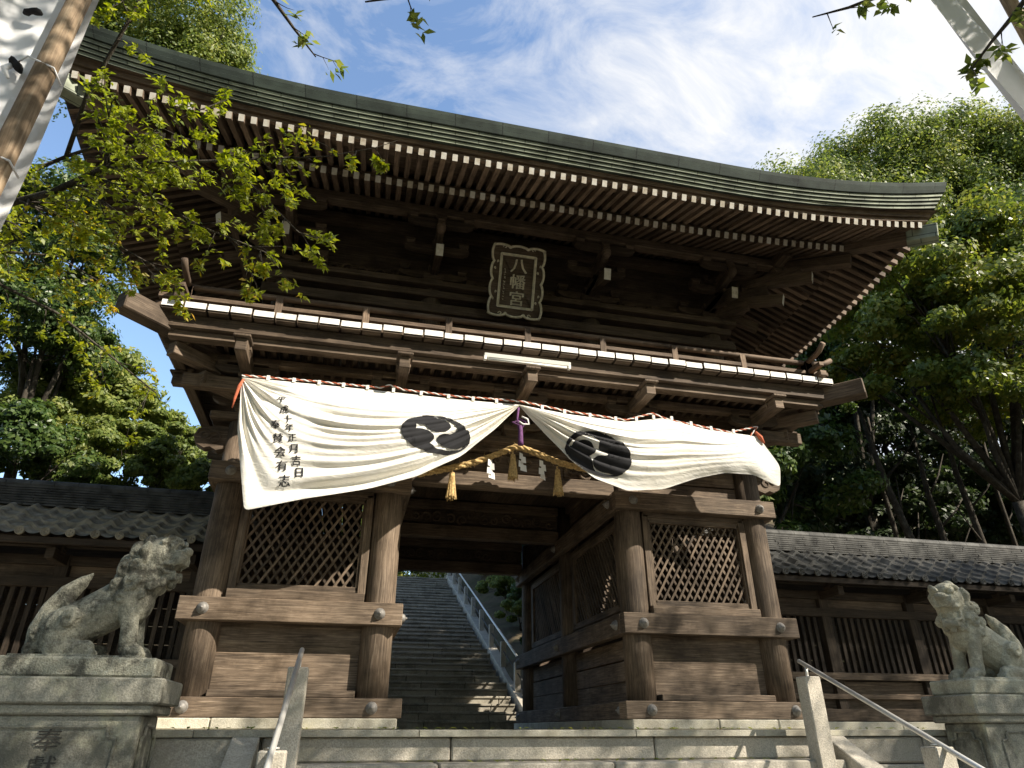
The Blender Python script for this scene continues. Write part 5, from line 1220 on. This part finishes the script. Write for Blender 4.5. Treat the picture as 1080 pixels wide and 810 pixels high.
# ---- near cherry on the left: limbs, twigs and separate leaves
def twiggy(t, limbs, seed, mat, leaf=.068, dens=1.0, spread=1.0, droop=.35, sub=True, bias=Vector((.55, .1, -.35)), bark='bark', nlev=1.0):
    r = random.Random(seed); mb = MB(); C, N, D = [], [], []
    def leafat(p, d):
        nn = Vector((r.uniform(-.8, .8), r.uniform(-1, .3), r.uniform(.1, 1))); dd = (d * .6 + Vector((r.uniform(-1, 1), r.uniform(-1, 1), r.uniform(-1.1, .3)))).normalized()
        C.append(tuple(p + dd * leaf * .6)); N.append(tuple(nn)); D.append(tuple(dd))
    def twig(p, d, l, rad, lev):
        pts = [p]; n = max(3, int(l / .07))
        for i in range(n):
            d = (d + Vector((r.uniform(-.18, .18), r.uniform(-.18, .18), r.uniform(-.2, .12) - .03)) * .8).normalized(); pts.append(pts[-1] + d * (l / n))
            if lev < 2 and r.random() < .42 * nlev: twig(pts[-1], (d + Vector((r.uniform(-.9, .9), r.uniform(-.9, .9), r.uniform(-.8, .5)))).normalized(), l * r.uniform(.3, .55), rad * .55, lev + 1)
            if i > 0:
                for _ in range(3):
                    if r.random() < .55 * dens: leafat(pts[-1], d)
        mb.tube(pts, [rad * (1 - .75 * i / n) for i in range(n + 1)], 5)
        leafat(pts[-1], d)
    for pts, r0, r1, ntw, tl in limbs:
        pts = [Vector(p) for p in pts]; k = len(pts); mb.tube(pts, [r0 + (r1 - r0) * i / (k - 1) for i in range(k)], 8)
        for q in range(ntw):
            u = (q + r.random()) / ntw * (k - 1); i = min(int(u), k - 2); p = pts[i].lerp(pts[i + 1], u - i); d = (pts[i + 1] - pts[i]).normalized()
            dd = (d * .5 + bias + Vector((r.uniform(-1, 1), r.uniform(-1, 1), r.uniform(-1, .9))) * spread).normalized(); twig(p, dd, tl * r.uniform(.5, 1.2), max(.004, r1 * .55), 0)
    br = mb.build('branches', M[bark], t, smooth=True)
    C = np.array(C); sz = leaf * np.random.default_rng(seed).uniform(.7, 1.25, len(C))
    me = leaves_mesh('foliage', C - np.array(W_[t.name]), np.array(N), np.array(D), sz, sz * .48, M[mat], .35); link('foliage', me, t, W_[t.name])
    return len(C)
ch = thing('cherry_tree', (-7.6, -3.6, -1.6), 'cherry tree at the left with thin branches of green and yellow leaves across the roof', 'tree')
fork = Vector((-7.1, -3.4, 1.6))
A0 = at(-60, 235, 4.7)
n1c = twiggy(ch, [
    ([Vector((-7.6, -3.6, -1.7)), Vector((-7.4, -3.5, 0)), fork, at(-200, 300, 5.0), A0], .16, .05, 0, .3),
    ([A0, at(0, 217, 4.6), at(55, 203, 4.5), at(112, 176, 4.4), at(118, 172, 4.4)], .028, .018, 20, .42),
    ([at(112, 176, 4.4), at(180, 171, 4.4), at(250, 169, 4.4), at(310, 166, 4.4)], .012, .006, 24, .34),
    ([at(80, 195, 4.5), at(150, 205, 4.6), at(215, 240, 4.6), at(290, 270, 4.7)], .010, .005, 18, .3),
    ([at(20, 212, 4.5), at(80, 235, 4.7), at(130, 262, 4.7), at(170, 285, 4.7)], .010, .005, 15, .32),
    ([A0, at(10, 190, 5.2), at(70, 165, 5.2), at(130, 145, 5.2), at(170, 140, 5.2)], .02, .008, 18, .42),
    ([at(70, 165, 5.2), at(92, 100, 5.1), at(120, 50, 5.0), at(145, 5, 5.0), at(160, -40, 5)], .018, .010, 11, .38),
    ([at(140, 150, 4.6), at(200, 120, 4.6), at(240, 105, 4.7)], .006, .003, 5, .26),
    ([at(240, 170, 4.4), at(275, 205, 4.4), at(315, 245, 4.4), at(335, 252, 4.4)], .007, .003, 8, .18),
    ([at(300, 167, 4.4), at(345, 165, 4.4), at(395, 156, 4.4), at(420, 148, 4.4)], .005, .002, 3, .12),
    ([at(250, 172, 4.4), at(285, 235, 4.5), at(265, 290, 4.5)], .005, .002, 6, .14),
    ([A0, at(0, 300, 5.2), at(60, 330, 5.2), at(110, 370, 5.2), at(165, 415, 5.2)], .016, .005, 15, .34),
    ([at(-60, 235, 4.7), at(0, 265, 5.0), at(60, 270, 5.0), at(110, 300, 5.0)], .014, .005, 14, .36),
], 5, 'lf_cherry', .054, 1.9, 1.15, nlev=1.45)
# ---- trees standing right of the approach, overhanging it (they throw the dappled shade)
def shade_top(h):
    """upper limit of the canopy, as seen along the sun: the sun must reach the curtain, the roof and the left waist rail"""
    if h < -7.6: return -2.4
    if h < -3.6: return -1.3
    if h < 1.2: return .1 + .12 * (h + 3.4)
    if h < 4.6: return 1.5
    return 4.6
def shade_tree(label, base, hspan, seed, n, twigs, gap=.2):
    r = np.random.default_rng(seed); t = thing('cherry_tree', (*base, -1.6), label, 'tree', 'cherry trees right of the approach')
    cl = []; h0, h1 = hspan
    while len(cl) < n // 80:
        h = r.uniform(h0, h1); hi = shade_top(h); w = r.uniform(-3.2 if h > -7.6 else -5.2, hi)
        if r.random() < (.0 if h < -7.6 else .05 if h > 4.8 else .86 if h > .8 and w > -1.6 else .02 if -6.2 < h < -2.6 and w < -1.9 else gap if w < hi - 1.2 else .4): continue
        y = r.uniform(-9.0, -6.6) if h > -7 else r.uniform(-8.6, -7.8); cl.append((h - 1.124 * y, y, w - 1.125 * y))
    cl = np.array(cl); idx = r.integers(0, len(cl), n); P = cl[idx] + r.normal(0, .2, (n, 3)); sz = .085 * r.uniform(.7, 1.3, n)
    b = np.array([*base, -1.6]); me = leaves_mesh('crown', P - b, unit(r, n) + np.array([0, 0, .7]), unit(r, n), sz, sz * .55, M['lf_cherry']); link('crown', me, t, b)
    mb = MB(); p0 = Vector(b); fk = Vector((base[0] - .3, base[1] + .2, 2.6)); mb.tube([p0, p0.lerp(fk, .5) + Vector((.1, 0, 0)), fk], [.24, .19, .15], 12)
    for k in range(14):
        c = Vector(cl[r.integers(0, len(cl))]); mb.tube([fk, fk.lerp(c, .5) + Vector((0, 0, .5)), c], [.07, .045, .012], 7)
    mb.build('trunk', M['bark'], t, smooth=True)
    if twigs: twiggy(t, [([fk] + [Vector(p) for p in tw], .03, .004, nt_ + 3, .19) for tw, nt_ in twigs], seed, 'lf_mid', .075, 1.5, .8, nlev=.55)
shade_tree('cherry tree on the right whose leafy twigs dangle into the top of the picture', (5.2, -10.4), (-11.5, 1.5), 71, 26000, [
    ([(2.2, -7.6, 4.6), at(985, -60, 4.2), at(930, -5, 4.1), at(895, 8, 4.1), at(857, 18, 4.1)], 6),
    ([(2.4, -7.4, 4.4), at(1110, -40, 3.8), at(1070, 15, 3.8), at(1045, 45, 3.7), at(1025, 72, 3.7)], 7),
    ([(.5, -7.6, 4.6), at(520, -60, 3.3), at(455, -14, 3.2), at(425, -4, 3.2), at(385, 2, 3.2)], 3),
    ([(-.5, -7.4, 4.6), at(240, -70, 4.4), at(285, -5, 4.3), at(310, 30, 4.3), at(333, 60, 4.3)], 3)])
shade_tree('second cherry tree further right of the approach', (13, -9.2), (1.0, 13.5), 72, 70000, [], .16)

# ------------------------------------------------------------------ banners and poles near the camera
def banner(zp, name_l, pole_xy, z0, z1, rad, lab_pole, lab_ban, path, bz0, bz1, shear):
    px, py = pole_xy
    pt = MB(); pt.tube([(px, py, z) for z in np.linspace(z0, z1, 9)], [rad * (1 + .012 * math.sin(k * 2)) for k in range(9)], 16); pt.build('banner_pole', M['pole'], None, lab_pole, True, cat='pole')
    b = thing('banner', (px, py, bz0), lab_ban, 'banner')
    zz = np.linspace(bz0, bz1, 60); P = []
    for x, y in path:
        P.append([(x + shear * (zp - z) + .006 * math.sin(z * 3 + x * 9), y + .014 * math.sin(z * 2.2 + x * 14), z) for z in zz])
    mb = MB(); mb.grid(np.array(P)); mb.build('cloth', M['cloth_w'], b, smooth=True)
    return b
M['cloth_w'] = plain('white_banner_cloth', (.78, .79, .80), .85, var=.05, scale=3)
q = at(40, 90, 2.75); px, py = q.x, q.y
bl = banner(5, 'l', (px, py), -1.7, 5.2, .043, 'weathered round wooden banner pole at the left edge', 'tall white banner with black brushwork behind the left pole', [(px + .036 - .034 * k, py + .085 - .012 * k + .02 * math.sin(k * 1.1)) for k in range(26)], 1.2, 5.0, 0)
rr = random.Random(4)
def ban_y(x): k = (px + .036 - x) / .034; return py + .085 - .012 * k + .02 * math.sin(k * 1.1)
for z0 in (1.72, 1.98, 2.22, 2.46, 2.74):
    for k in range(1):
        mb = MB(); x0 = px - .075 - .05 * k - rr.uniform(0, .03); z1 = z0 + rr.uniform(-.05, .06); l = rr.uniform(.04, .08); hh = rr.uniform(-.03, .05); pts = []
        for t_ in np.linspace(0, 1, 7): x = x0 - l * t_; pts.append((x, ban_y(x) - .030, z1 + hh * t_ + .012 * math.sin(t_ * 3)))
        mb.tube(pts, [.006, .016, .018, .015, .014, .018, .005], 6); mb.build('brush_stroke', M['ink'], bl, smooth=True)
for z in (1.93, 2.46):
    mb = MB(); mb.tube([(px - .12, py + .0, z), (px - .05, py - .05, z + .01), (px + .045, py - .03, z - .01), (px + .05, py + .05, z - .02)], .0045, 6); mb.tube([(px - .12, py, z), (px - .13, py - .02, z - .05), (px - .10, py - .02, z - .10)], [.012, .014, .006], 6); mb.build('tie', M['cloth_w'], bl, smooth=True)
q = at(1072, 15, 4.2); px, py = q.x, q.y
br = banner(q.z + .1, 'r', (px, py), -1.7, 6.4, .04, 'round wooden banner pole at the top right corner', 'white banner hanging at the top right corner', [(px - .02 - .045 * k, py + .16 - .006 * k + .03 * math.sin(k * .9)) for k in range(13)], 2.5, 6.2, .30)
# a few fallen leaves on the terrace edge
r = np.random.default_rng(9); n = 240; C = np.stack([r.uniform(-7, 8, n), r.uniform(-1.98, -.3, n), np.full(n, .012)], 1); C2 = np.stack([r.uniform(-2.3, 2.3, 60), r.uniform(-2.25, -2.0, 60), np.full(60, -.218)], 1); C = np.concatenate([C, C2]); n = len(C)
sz = .06 * r.uniform(.6, 1.2, n); me = leaves_mesh('fallen_leaves', C, unit(r, n) * .35 + np.array([0, 0, 1]), unit(r, n), sz, sz * .5, M['lf_yel']); link('fallen_leaves', me, None, (0, 0, 0), 'scattered dry fallen leaves on the terrace edge', cat='leaves', kind='stuff')
